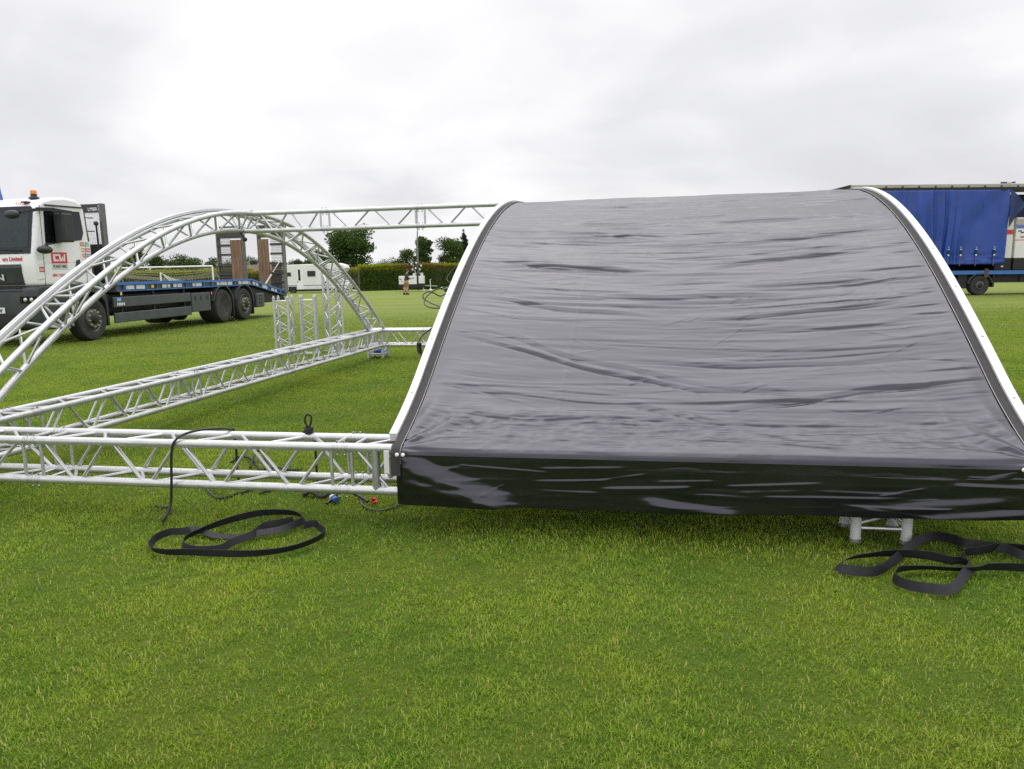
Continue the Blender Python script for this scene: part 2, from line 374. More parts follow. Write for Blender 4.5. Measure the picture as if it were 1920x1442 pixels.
# ------------------------------------------------------------------ ground sheet
def grass_colour(t, pos):
    """lawn colour from world position: tufts, worn yellow patches, faint mowing bands"""
    n_big = noise(t, pos, 0.22, 3.0, 0.55); n_mid = noise(t, pos, 1.1, 5.0, 0.6); n_fine = noise(t, pos, 6.5, 6.0, 0.65)
    a = mixc(t, remap(t, n_mid, 0.34, 0.66, 0, 1), (0.071, 0.149, 0.010, 1), (0.162, 0.214, 0.016, 1))
    a = mixc(t, remap(t, n_fine, 0.44, 0.74, 0, 0.7), a, (0.178, 0.226, 0.030, 1))
    a = mixc(t, remap(t, n_fine, 0.42, 0.22, 0, 0.55), a, (0.030, 0.085, 0.008, 1))
    a = mixc(t, remap(t, n_big, 0.40, 0.68, 0, 0.5), a, (0.142, 0.202, 0.024, 1))
    mp = N(t, 'ShaderNodeMapping'); t.links.new(pos, mp.inputs[0]); mp.inputs['Rotation'].default_value = (0, 0, R(8)); mp.inputs['Scale'].default_value = (0.05, 0.55, 1)
    band = noise(t, mp.outputs[0], 1.0, 3.0, 0.6)
    sx = N(t, 'ShaderNodeSeparateXYZ'); t.links.new(pos, sx.inputs[0])
    far = remap(t, sx.outputs[1], 9.0, 34.0, 0.0, 1.0)
    a = mixc(t, math_(t, 'MULTIPLY', far, 0.62), a, (0.192, 0.256, 0.052, 1))
    a = mixc(t, math_(t, 'MULTIPLY', far, remap(t, band, 0.46, 0.64, 0, 0.55)), a, (0.29, 0.275, 0.095, 1))
    a = mixc(t, math_(t, 'MULTIPLY', far, remap(t, band, 0.5, 0.34, 0, 0.45)), a, (0.150, 0.215, 0.035, 1))
    return a
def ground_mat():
    m, t, b = new_mat('lawn_ground'); geo = N(t, 'ShaderNodeNewGeometry'); pos = geo.outputs['Position']
    c = grass_colour(t, pos)
    n = noise(t, pos, 42.0, 5.0, 0.7)
    c = mixc(t, remap(t, n, 0.48, 0.75, 0, 0.55), c, (0.19, 0.18, 0.055, 1))
    c = mixc(t, remap(t, n, 0.5, 0.28, 0, 0.45), c, (0.05, 0.085, 0.012, 1))
    sg_ = N(t, 'ShaderNodeSeparateXYZ'); t.links.new(pos, sg_.inputs[0])
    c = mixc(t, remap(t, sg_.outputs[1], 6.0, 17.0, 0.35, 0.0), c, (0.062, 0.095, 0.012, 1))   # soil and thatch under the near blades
    t.links.new(c, b.inputs['Base Color']); b.inputs['Roughness'].default_value = 0.9; b.inputs['Specular IOR Level'].default_value = 0.15
    bn = N(t, 'ShaderNodeBump'); bn.inputs['Strength'].default_value = 0.9; bn.inputs['Distance'].default_value = 0.04
    h = math_(t, 'ADD', noise(t, pos, 30.0, 6.0, 0.75), math_(t, 'MULTIPLY', noise(t, pos, 5.0, 4.0, 0.6), 1.5))
    t.links.new(h, bn.inputs['Height']); t.links.new(bn.outputs[0], b.inputs['Normal'])
    return m
def axis(vals):
    out = []
    for a, b, n in vals: out += list(np.linspace(a, b, n, endpoint=False))
    out.append(vals[-1][1]); return np.array(out)
gx = axis([(-2500, -200, 8), (-200, -40, 20), (-40, 70, 60), (70, 200, 16), (200, 2500, 8)]); gy = axis([(-60, 0, 10), (0, 120, 70), (120, 300, 12), (300, 3000, 10)])
GX, GY = np.meshgrid(gx, gy); GZ = gz(GX, GY)
nx, ny = len(gx), len(gy); idx = np.arange(nx * ny).reshape(ny, nx)
q = np.stack([idx[:-1, :-1], idx[:-1, 1:], idx[1:, 1:], idx[1:, :-1]], -1).reshape(-1, 4)
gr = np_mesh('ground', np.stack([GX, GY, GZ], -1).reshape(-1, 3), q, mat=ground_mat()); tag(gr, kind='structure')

# ------------------------------------------------------------------ grass blades
def blade_mat():
    m, t, b = new_mat('grass_blade'); t.nodes.remove(b); geo = N(t, 'ShaderNodeNewGeometry')
    at = N(t, 'ShaderNodeAttribute'); at.attribute_name = 'tone'
    c = grass_colour(t, geo.outputs['Position'])
    v = at.outputs['Fac']
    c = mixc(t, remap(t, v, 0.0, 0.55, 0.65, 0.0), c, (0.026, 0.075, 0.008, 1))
    c = mixc(t, remap(t, v, 0.55, 0.93, 0.0, 0.6), c, (0.222, 0.270, 0.030, 1))
    c = mixc(t, remap(t, v, 0.935, 0.955, 0.0, 0.85), c, (0.23, 0.215, 0.065, 1))
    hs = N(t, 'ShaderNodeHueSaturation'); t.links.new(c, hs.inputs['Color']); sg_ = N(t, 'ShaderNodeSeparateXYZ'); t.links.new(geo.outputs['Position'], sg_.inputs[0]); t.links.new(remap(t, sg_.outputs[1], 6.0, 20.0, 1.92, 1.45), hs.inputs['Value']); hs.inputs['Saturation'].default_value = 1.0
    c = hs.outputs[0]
    d = N(t, 'ShaderNodeBsdfDiffuse'); t.links.new(c, d.inputs[0]); tr = N(t, 'ShaderNodeBsdfTranslucent'); t.links.new(c, tr.inputs[0])
    gl = N(t, 'ShaderNodeBsdfGlossy'); gl.inputs['Roughness'].default_value = 0.45; gl.inputs['Color'].default_value = (1, 1, 1, 1)
    m1 = N(t, 'ShaderNodeMixShader'); m1.inputs[0].default_value = 0.4; t.links.new(d.outputs[0], m1.inputs[1]); t.links.new(tr.outputs[0], m1.inputs[2])
    m2 = N(t, 'ShaderNodeMixShader'); m2.inputs[0].default_value = 0.012; t.links.new(m1.outputs[0], m2.inputs[1]); t.links.new(gl.outputs[0], m2.inputs[2])
    t.links.new(m2.outputs[0], t.nodes['Material Output'].inputs[0]); return m
def build_grass():
    # sample y with density falling with distance
    n = 1400000
    ys = np.linspace(1.45, 27.0, 2000); dens = (1.5 * ys + 2.4) * (1.0 / ys ** 1.15) * np.clip((27.0 - ys) / 17.0, 0, 1) ** 1.2
    cdf = np.cumsum(dens); cdf /= cdf[-1]
    y = np.interp(RNG.random(n), cdf, ys); x = (RNG.random(n) * 2 - 1) * (0.75 * y + 1.2)
    # clumping
    cx = x + RNG.normal(0, 1, n) * 0.0; ph = np.sin(x * 23.1 + np.sin(y * 17.3) * 2.2) * np.sin(y * 21.7 + np.sin(x * 13.1) * 2.0)
    ph2 = np.clip(2.4 * vnoise(x * 2.3 + 20, y * 2.6, 61) + 1.6 * vnoise(x * 5.7 + 40, y * 6.1, 62), -1, 1)
    keep = RNG.random(n) < 0.72 + 0.2 * ph + 0.08 * ph2; x, y, ph, ph2 = x[keep], y[keep], ph[keep], ph2[keep]; n = len(x)
    L = (0.0115 + 0.0125 * RNG.random(n) ** 1.5) * (1 + 0.25 * ph + 0.22 * ph2) * (1 + 0.02 * y)
    L = np.where(RNG.random(n) < 0.02, L * 1.55, L)
    w = 0.00105 + 0.0008 * RNG.random(n); w *= 1 + np.maximum(0, y - 2.5) * 0.20
    az = RNG.random(n) * 2 * pi; lean = R(18) + np.abs(RNG.normal(0, R(30), n)); lean = np.clip(lean, 0, R(80))
    lay = RNG.random(n) < 0.05; lean = np.where(lay, R(84), lean)
    dx, dy = np.cos(az), np.sin(az)
    faz = az + pi / 2 + RNG.normal(0, 0.5, n); wx, wy = np.cos(faz), np.sin(faz)
    z0 = gz(x, y) + 0.0005; base = np.stack([x, y, z0], -1)
    mid = base + np.stack([dx * np.sin(lean * 0.6) * L * .55, dy * np.sin(lean * 0.6) * L * .55, np.cos(lean * 0.6) * L * .55 + np.where(lay, 0.012, 0)], -1)
    l2 = np.minimum(lean * 1.5, R(97))
    tip = mid + np.stack([dx * np.sin(l2) * L * .5, dy * np.sin(l2) * L * .5, np.cos(l2) * L * .5], -1)
    wv = np.stack([wx * w, wy * w, np.zeros(n)], -1)
    co = np.stack([base - wv, base + wv, mid + wv * .85, mid - wv * .85, tip], 1).reshape(-1, 3)
    b = np.arange(n) * 5
    quads = np.stack([b, b + 1, b + 2, b + 3], -1); tris = np.stack([b + 3, b + 2, b + 4], -1)
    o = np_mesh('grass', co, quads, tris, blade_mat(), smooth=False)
    tone = np.clip((RNG.random(n) * .8 + .13 + .16 * ph2 + .08 * ph) * 0.93, 0, 0.93); tone = np.where(lay & (RNG.random(n) < .6), 0.97, tone); tone = np.where(RNG.random(n) < 0.012, 0.97, tone)
    at = o.data.attributes.new('tone', 'FLOAT', 'POINT'); at.data.foreach_set('value', np.repeat(tone, 5).astype(np.float32))
    tag(o, 'short mown lawn grass with yellow straw specks', 'grass', kind='stuff')
build_grass()

# ------------------------------------------------------------------ stage roof frame
OX, OY, YAW, ZB, DD = -3.8561, 4.7371, 0.1896, 0.1914, 8.285
C4, RC, RBR = 0.24, 0.025, 0.0105
S1, S2 = 3.2212, 6.5001
ZL, ZT = ZB + RC, ZB + RC + C4
def W(s, d, z=0.0):
    return Vector((OX + s * cos(YAW) + d * sin(YAW), OY - s * sin(YAW) + d * cos(YAW), z))
def SD(p):
    kx, ky = p[0] - OX, p[1] - OY
    return kx * cos(YAW) - ky * sin(YAW), kx * sin(YAW) + ky * cos(YAW)
CO = [2.0742, -1.7968, -0.3919, 1.0113, -0.5193]; CI = [1.8928, -1.8724, -0.1932, 0.4622, -0.2279]
def poly(c, d):
    x = abs(d - DD / 2) / (DD / 2); return sum(k * x ** (2 * i) for i, k in enumerate(c))
frame = empty('stage_roof_frame', (OX, OY, 0), -YAW)
tag(frame, 'silver aluminium truss stage roof frame with bare arch, low on the lawn', 'truss frame')
BR = []     # (priority, parent, p0, p1, r)
CAMV = Vector((0, 0, CAMH))
def brace(par, p0, p1, vis=1.0, r=RBR):
    m = (Vector(p0) + Vector(p1)) * 0.5; w = W(m.x, m.y, m.z)
    BR.append((vis * (Vector(p0) - Vector(p1)).length / (w - CAMV).length, par, p0, p1, r))
def along(pts):
    P = [Vector(p) for p in pts]; L = [0.0]
    for i in range(1, len(P)): L.append(L[-1] + (P[i] - P[i - 1]).length)
    def f(t):
        t = min(max(t, 0), L[-1])
        i = int(np.searchsorted(L, t)); i = min(max(i, 1), len(P) - 1)
        k = (t - L[i - 1]) / max(1e-9, L[i] - L[i - 1]); return P[i - 1].lerp(P[i], k)
    return f, L[-1]
def lace(par, A, B, a0, a1, n, g=0.022, b0=None, b1=None, posts=True, vis=1.0):
    """zig-zag between two chords given as functions of length"""
    b0 = a0 if b0 is None else b0; b1 = a1 if b1 is None else b1
    def e(p, q):  # stop at the chord surface
        p, q = Vector(p), Vector(q); d = (q - p).normalized(); return p + d * 0.018, q - d * 0.018
    for i in range(n):
        f0, fm, f1 = i / n, (i + .5) / n, (i + 1) / n
        pa = A(a0 + (a1 - a0) * f0 + g); pm = B(b0 + (b1 - b0) * fm - g); pm2 = B(b0 + (b1 - b0) * fm + g); pb = A(a0 + (a1 - a0) * f1 - g)
        brace(par, *e(pa, pm), vis); brace(par, *e(pm2, pb), vis)
    if posts:
        brace(par, *e(A(a0), B(b0)), vis); brace(par, *e(A(a1), B(b1)), vis)
def chord(par, pts, r=RC, m=None, n=12):
    return MB().tube(pts, r, n).build('chord', m or alu, par)
def coupler(par, p, d, r=RC):
    """conical connector: sleeve grooves and two pins where two truss lengths join"""
    p = Vector(p); d = Vector(d).normalized(); mb = MB().mat(alu2)
    up = Vector((0, 0, 1)); a = d.cross(up); a = a.normalized() if a.length > .1 else Vector((1, 0, 0)); b = a.cross(d)
    for k in (-0.042, -0.030, -0.012, 0.012, 0.030, 0.042):
        mb.tube([p + d * (k - .004), p + d * (k + .004)], r + 0.0022, 12)
    mb.mat(steel)
    for k in (-0.021, 0.021):
        mb.tube([p + d * k + b * (r + .012), p + d * k - b * (r + .014)], 0.006, 8)
        mb.ball(p + d * k - b * (r + .016), 0.008, 8, 5)
    return mb.build('coupler', None, par)
def lin(p0, p1):
    p0, p1 = Vector(p0), Vector(p1); L = (p1 - p0).length
    return (lambda t: p0 + (p1 - p0) * (t / L)), L

# front base truss (along s, d = 0 .. C4)
def box_truss(name, along_axis, lo, hi, fixed, joints, hidden_from=None, n_per=0.4875):
    par = empty(name, parent=frame)
    def P(k, off, top):
        z = ZT if top else ZL
        return Vector((k, fixed + off, z)) if along_axis == 0 else Vector((fixed + off, k, z))
    for off in (0, C4):
        for top in (0, 1): chord(par, [P(lo, off, top), P(3.255 if (hidden_from and top and fixed == 0.0) else hi, off, top)])
    d = Vector((1, 0, 0)) if along_axis == 0 else Vector((0, 1, 0))
    js = [lo] + joints + [hi]
    for j in joints:
        for off in (0, C4):
            for top in (0, 1): coupler(par, P(j, off, top), d)
    for a, b in zip(js[:-1], js[1:]):
        a2, b2 = a + 0.06, b - 0.06
        if b2 - a2 < 0.15: continue
        n = max(1, round((b2 - a2) / n_per)); vis = 0.02 if hidden_from is not None and a > hidden_from else 1.0
        f = lambda off, top: (lambda t: P(t, off, top))
        lace(par, f(0, 1), f(0, 0), a2, b2, n, vis=vis)
        lace(par, f(C4, 0), f(C4, 1), a2, b2, n, vis=vis * .9)
        lace(par, f(0, 1), f(C4, 1), a2, b2, n, vis=vis * .9)
        lace(par, f(C4, 0), f(0, 0), a2, b2, n, vis=vis * .8)
    return par
T_front = box_truss('base_truss', 0, -0.35, 6.47, 0.0, [0.98, 2.955], hidden_from=3.2)
T_side = box_truss('base_truss', 1, 0.24 + RC, DD - C4 - RC, 0.0, [0.85, 2.85, 4.85, 6.85])
T_back = box_truss('base_truss', 0, -0.02, 6.6, DD - C4, [0.98, 2.955], hidden_from=3.3)
# upright sleeve posts where the second arch meets the front truss, and corner posts
mbp = []
for (s, d) in ((3.155, 0.0), (3.155, C4), (0.0, 0.0), (C4, 0.0), (0, C4), (C4, C4), (0.0, DD - C4), (C4, DD - C4), (0, DD), (C4, DD)):
    MB().tube([(s, d, ZL), (s, d, ZT)], 0.024, 12).build('corner_post', alu_dull if s > 1 else alu, frame)
MB().tube([(3.30, 0.0, ZT), (3.21, C4, ZT)], 0.022, 10).build('corner_post', alu, frame)

# arches: two outer chords and one inner chord
def arch(s0, lacing, keder, vis=1.0):
    par = empty('arch_truss', parent=frame)
    ds = [0.145 + (DD - .29) * i / 90 for i in range(91)]; di = [0.50 + (DD - 1.0) * i / 80 for i in range(81)]
    dz_ = 0 if lacing else -.13; OL = [(s0, d, max(poly(CO, d), .44) + dz_) for d in ds]; OR = [(s0 + C4, d, max(poly(CO, d), .44) + dz_) for d in ds]; IN = [(s0 + C4 / 2, d, poly(CI, d) + dz_) for d in di]
    chord(par, OL); chord(par, OR); chord(par, IN)
    if lacing:
        fo, Lo = along(OL); fr, _ = along(OR); fi, Li = along(IN)
        cuts = [0.0, 1.42, Lo / 2, Lo - 1.42, Lo]
        for j, (a, b) in enumerate(zip(cuts[:-1], cuts[1:])):
            a2 = a + (.06 if j else .30); b2 = b - (.06 if j < 3 else .30); n = max(2, round((b2 - a2) / 0.46))
            ai, bi = (a2 - .30) * Li / (Lo - .60), (b2 - .30) * Li / (Lo - .60)
            lace(par, fi, fr, ai, bi, n, b0=a2, b1=b2, vis=vis); lace(par, fi, fo, ai, bi, n, b0=a2, b1=b2, vis=vis * .8)
            lace(par, fo, fr, a2, b2, n, vis=vis * .9)
        for c in cuts[1:4]:
            for f, cc in ((fo, c), (fr, c), (fi, (c - .30) * Li / (Lo - .60))): coupler(par, f(cc), f(cc + .02) - f(cc - .02))
    return par
def sweep(name, path, norms, prof, s0, mat, parent, closed=True):
    """sweep a small (ds, dn) profile along a (d, z) path"""
    vs = []; fs = []; m = len(prof)
    for (d, z), (nd, nz) in zip(path, norms):
        for a, b in prof: vs.append((s0 + a, d + nd * b, z + nz * b))
    k = m if closed else m - 1
    for i in range(len(path) - 1):
        for j in range(k): fs.append((i * m + j, i * m + (j + 1) % m, (i + 1) * m + (j + 1) % m, (i + 1) * m + j))
    mb = MB(); mb.add(vs, fs)
    if closed: mb.f.append(tuple(range(m))); mb.f.append(tuple((len(path) - 1) * m + j for j in range(m))[::-1]); mb.mi += [0, 0]
    return mb.build(name, mat, parent, fixn=True)
def normals(path):
    out = []
    for i in range(len(path)):
        a, b = path[max(i - 1, 0)], path[min(i + 1, len(path) - 1)]
        t = Vector((b[0] - a[0], b[1] - a[1])).normalized(); out.append((-t.y, t.x))
    return out
A_end = arch(0.0, True, True)
kp = [(d, poly(CO, d)) for d in np.linspace(0.10, DD - .10, 100)]; kn = normals(kp)
for a in (-0.022, 0.004):
    sweep('keder_rail', kp, kn, [(a, .026), (a + .018, .026), (a + .018, .050), (a, .050)], 0.0, rail_white, frame)
sweep('rail_slot', kp, kn, [(-.004, .026), (.004, .026), (.004, .040), (-.004, .040)], 0.0, dark_gap, frame)
A_mid = arch(S1 - 0.02, False, False); A_far = arch(S2 - C4, False, False)
# ridge ladder
ridge = empty('ridge_truss', parent=frame)
zu, zd = poly(CO, DD / 2), poly(CI, DD / 2) - .01
dm = DD / 2
chord(ridge, [(C4 + .02, dm, zu), (S1 + .02, dm, zu)], 0.0245); chord(ridge, [(C4 / 2 + .02, dm, zd), (S1 + .02, dm, zd)], 0.0245)
U, L_ = (lambda t: Vector((t, dm, zu))), (lambda t: Vector((t, dm, zd)))
for a, b, n in ((0.32, 1.05, 2), (1.15, 2.13, 2), (2.23, 3.19, 2)):
    lace(ridge, L_ if a > .5 else U, U if a > .5 else L_, a, b, n, posts=False) if a < .5 else lace(ridge, U, L_, a, b, n, posts=False)
    if a > .5: brace(ridge, U(a), L_(a)); 
    brace(ridge, U(b), L_(b))
for j in (1.10, 2.18): coupler(ridge, U(j), (1, 0, 0)); coupler(ridge, L_(j), (1, 0, 0))
MB().tube([(C4 / 2, dm - .05, zd - .02), (C4 / 2 + .05, dm - .06, zd - .10)], 0.014, 8).ball((C4 / 2 + .05, dm - .06, zd - .09), .025, 10, 6).build('clamp', blk_plastic, ridge)
# short feet
def foot(s, d, h):
    par = empty('foot', parent=frame)
    for a in (0, C4):
        for b in (0, C4):
            MB().mat(rail_white if s > 1 else alu).tube([(s + a, d + b, 0.022), (s + a, d + b, h)], 0.026, 14).mat(alu2).tube([(s + a, d + b, 0.0), (s + a, d + b, 0.022)], 0.029, 14).build('leg', None, par)
    for p, q in (((0, 0), (C4, 0)), ((0, C4), (C4, C4)), ((0, 0), (0, C4)), ((C4, 0), (C4, C4))):
        MB().tube([(s + p[0], d + p[1], .075), (s + q[0], d + q[1], .075)], 0.010, 8).build('strut', alu2, par)
        MB().tube([(s + p[0], d + p[1], .095), (s + q[0], d + q[1], h - .02)], 0.010, 8).build('strut', alu2, par)
foot(5.667, 0.10, 0.19); foot(0.0, DD - C4, 0.19)
MB().box(-.03, DD - C4 - .03, .06, C4 + .03, DD + .03, .066).build('base_plate', alu_dull, frame)
# braces: the hundred largest as parts, the rest as one mesh
BR.sort(key=lambda b: -b[0])
for pr_, par, p0, p1, r in BR[:96]: MB().tube([p0, p1], r, 8).build('brace', alu2, par)
rest = MB()
for pr_, par, p0, p1, r in BR[96:]: rest.tube([p0, p1], r, 7)
tag(rest.build('brace', alu2, frame), kind='stuff')

# ------------------------------------------------------------------ tarpaulin canopy
def tarp_path():
    def zz_(d):
        d = min(d, DD - d); e0 = .474 - poly(CO, -.034); t = min(1, max(0, (d + .034) / .62)); return poly(CO, d) - .004 * t + e0 * (1 - t) ** 2
    pts = [(-0.062, 0.385), (-0.060, 0.425), (-0.054, 0.455)] + [(d, zz_(d)) for d in np.linspace(-.034, DD + .034, 280)]
    return pts
TP = tarp_path(); tl = [0.0]
for a, b in zip(TP[:-1], TP[1:]): tl.append(tl[-1] + math.hypot(b[0] - a[0], b[1] - a[1]))
L0 = tl[3]          # arc length at the eave
canopy = empty('roof_canopy', (OX, OY, 0), -YAW)
tag(canopy, 'creased dark grey glossy tarpaulin stretched over the arched truss roof', 'tarpaulin')
FOLDS = [[(4.20, 1.51), (4.6, 1.50), (4.98, 1.49), (5.4, 1.51), (5.72, 1.50)], [(5.05, 1.60), (5.6, 1.63), (6.15, 1.68)], [(4.7, 1.20), (5.45, 1.28), (6.25, 1.43)],
    [(4.2, 0.83), (4.96, 0.78), (5.45, 0.78), (6.0, 0.85), (6.35, 0.87)], [(3.34, 1.15), (4.07, 0.82), (4.57, 0.64), (5.1, 0.50)], [(3.55, 1.17), (4.07, 0.89), (4.46, 0.75), (5.1, 0.56)],
    [(3.36, 1.60), (4.02, 1.38), (4.7, 1.27)], [(3.36, 2.13), (3.83, 1.96), (4.7, 1.84)], [(3.45, 2.80), (3.88, 2.59), (4.75, 2.33)], [(4.2, 2.28), (5.04, 2.23), (5.51, 2.27), (6.2, 2.47)],
    [(4.8, 1.84), (5.59, 2.0), (6.25, 2.15)], [(4.75, 0.58), (5.5, 0.53)], [(4.9, 0.34), (5.51, 0.5), (6.3, 0.66)], [(3.33, 0.40), (3.52, 0.31), (4.02, 0.28), (4.95, 0.31)],
    [(3.33, 0.61), (3.72, 0.53), (4.1, 0.45)], [(3.36, 0.72), (3.69, 0.68), (4.1, 0.63)], [(4.45, 0.45), (4.98, 0.26)], [(4.9, 2.65), (5.7, 2.72), (6.15, 2.83)], [(3.8, 2.83), (5.1, 2.61)]]
def tarp_panel():
    sa, sb = S1 + .055, S2 - .055; ns, nl = 480, 1000
    S = np.linspace(sa, sb, ns); Lmax = tl[-1]
    # finer sampling on the visible half
    Lv = np.concatenate([np.linspace(0, L0 + .1, 40, endpoint=False), np.linspace(L0 + .1, L0 + 4.8, 880, endpoint=False), np.linspace(L0 + 4.8, Lmax, nl - 920)])
    pd = np.interp(Lv, tl, [p[0] for p in TP]); pz = np.interp(Lv, tl, [p[1] for p in TP])
    td = np.gradient(pd); tz = np.gradient(pz); ln = np.hypot(td, tz); nd, nz = -tz / ln, td / ln
    k = np.ones(9) / 9; nd = np.convolve(np.pad(nd, 4, 'edge'), k, 'valid'); nz = np.convolve(np.pad(nz, 4, 'edge'), k, 'valid')
    SS, LL = np.meshgrid(S, Lv - L0); H = np.zeros_like(SS); u = (SS - sa) / (sb - sa)
    sag = 0.16 * (1 - (2 * u - 1) ** 2) * np.clip(LL, 0, 1)
    Y = LL + sag
    # broad stretch waves running from rail to rail
    H += 0.016 * vnoise(SS * 0.55 + 3, Y * 3.1, 1) + 0.007 * vnoise(SS * 0.9, Y * 6.5, 2) + 0.0042 * vnoise(SS * 1.2 + 5, Y * 14, 3) + 0.0022 * vnoise(SS * 2.2, Y * 30, 4)
    H += 0.0014 * vnoise(SS * 8, Y * 45, 5) + 0.004 * vnoise(SS * 2.4 + Y * 2.0, Y * 5 - SS * 1.2, 6)
    def fold(fs, fl, w, amp, tail=2.6):
        fs = np.asarray(fs); fl = np.asarray(fl)
        i0, i1 = np.searchsorted(S, fs[0]), np.searchsorted(S, fs[-1]); j0, j1 = np.searchsorted(Lv - L0, fl.min() - w * 1.3), np.searchsorted(Lv - L0, fl.max() + w * tail * 5)
        if i1 - i0 < 2 or j1 - j0 < 2: return
        sl = np.s_[j0:j1, i0:i1]; ss, ll = SS[sl], LL[sl]
        f = np.interp(ss, fs, fl); t = (ss - fs[0]) / (fs[-1] - fs[0]); env = smooth01(np.minimum(t, 1 - t) / 0.3)
        x = (ll - f) / w
        H[sl] += amp * env * (np.clip(x + .5, 0, 1) ** 1.2 * np.exp(-np.maximum(x - 0.5, 0) / tail) - .38 * np.exp(-((x + .60) / .20) ** 2))
    r = np.random.default_rng(5)
    for i, F in enumerate(FOLDS):
        fs = np.linspace(F[0][0], F[-1][0], 24); fl = np.interp(fs, [p[0] for p in F], [p[1] for p in F]); fl = np.convolve(np.pad(fl, 3, 'edge'), np.ones(7) / 7, 'valid') + .008 * np.sin(fs * 9 + i)
        fold(fs, fl, r.uniform(.030, .046), r.uniform(.0062, .0095))
    for i in range(620):
        kind = 0 if i < 170 else 1 if i < 470 else 2
        s0 = r.uniform(sa - .3, sb - .15); ln_ = (r.uniform(.5, 2.0), r.uniform(.2, .8), r.uniform(.08, .3))[kind]; l0 = r.uniform(.04, 4.7)
        fs = np.linspace(s0, s0 + ln_, 10); uu_ = (fs - sa) / (sb - sa)
        fl = l0 - .16 * (1 - (2 * uu_ - 1) ** 2) * min(l0, 1) + r.normal(0, (.04, .10, .45)[kind]) * (fs - s0) + r.uniform(.004, .016) * np.sin((fs - s0) * r.uniform(3, 9) + r.uniform(0, 6))
        fold(fs, fl, (r.uniform(.012, .030), r.uniform(.007, .014), r.uniform(.008, .014))[kind], (r.uniform(.0016, .0055), r.uniform(.0008, .0024), r.uniform(.0008, .0022))[kind], r.uniform(1.2, 3.0))
    # pulls radiating from the near left and right corners
    for cs, sg in ((sa, 1), (sb, -1)):
        ds_ = (SS - cs) * sg; rad = np.hypot(ds_, LL + .02); ang = np.arctan2(LL, ds_ + 1e-4)
        H += 0.010 * np.sin(ang * 11) * np.exp(-(rad / .5) ** 2) * smooth01(rad / .12)
    # crumpled strip just above the eave
    rn = lambda a_, b_, k_: .5 - np.abs(vnoise(a_, b_, k_)) * 2
    wv = SS + .10 * vnoise(SS * 2.5, LL * 5, 14)
    H += (0.0062 * rn(wv * 3.2, LL * 11 + SS * 1.5, 8) + .0045 * rn(wv * 7 + 4, LL * 20 - SS * 2, 9) + .003 * rn(wv * 15 + 4, LL * 38, 10)) * np.exp(-(np.maximum(np.abs(LL - .17) - .08, 0) / .09) ** 2) * (.7 + 1.1 * smooth01(vnoise(SS * .9, LL * .6 + 3, 15) + .5))
    H += .006 * vnoise(SS * 11 + 9, LL * 14 + 20, 12) * np.exp(-((LL + .05) / .05) ** 2) + .006 * vnoise(SS * 3 + 9, LL * 8 + 20, 13) * np.exp(-((LL + .04) / .06) ** 2)
    # welded seam and the doubled strip along the right rail
    H += 0.0016 * np.exp(-((SS - 4.12 - .03 * LL) / .012) ** 2) + 0.0026 * smooth01((SS - 6.10 - .004 * np.sin(LL * 9)) / .018)
    H -= .004 * np.exp(-((LL - .22) / .12) ** 2) * smooth01(np.minimum(SS - sa, sb - SS) / .4)
    e = smooth01(np.minimum(SS - sa, sb - SS) / .15); ee = 0.5 + .5 * smooth01((LL + .02) / .12); H = H * e * ee
    H = np.maximum(H, -.09)
    co = np.stack([SS, pd[:, None] + nd[:, None] * H, pz[:, None] + nz[:, None] * H], -1).reshape(-1, 3)
    I = np.arange(len(Lv) * ns).reshape(len(Lv), ns)
    q = np.stack([I[:-1, :-1], I[:-1, 1:], I[1:, 1:], I[1:, :-1]], -1).reshape(-1, 4)
    return np_mesh('panel', co, q, mat=tarp_m, parent=canopy)
tarp_panel()
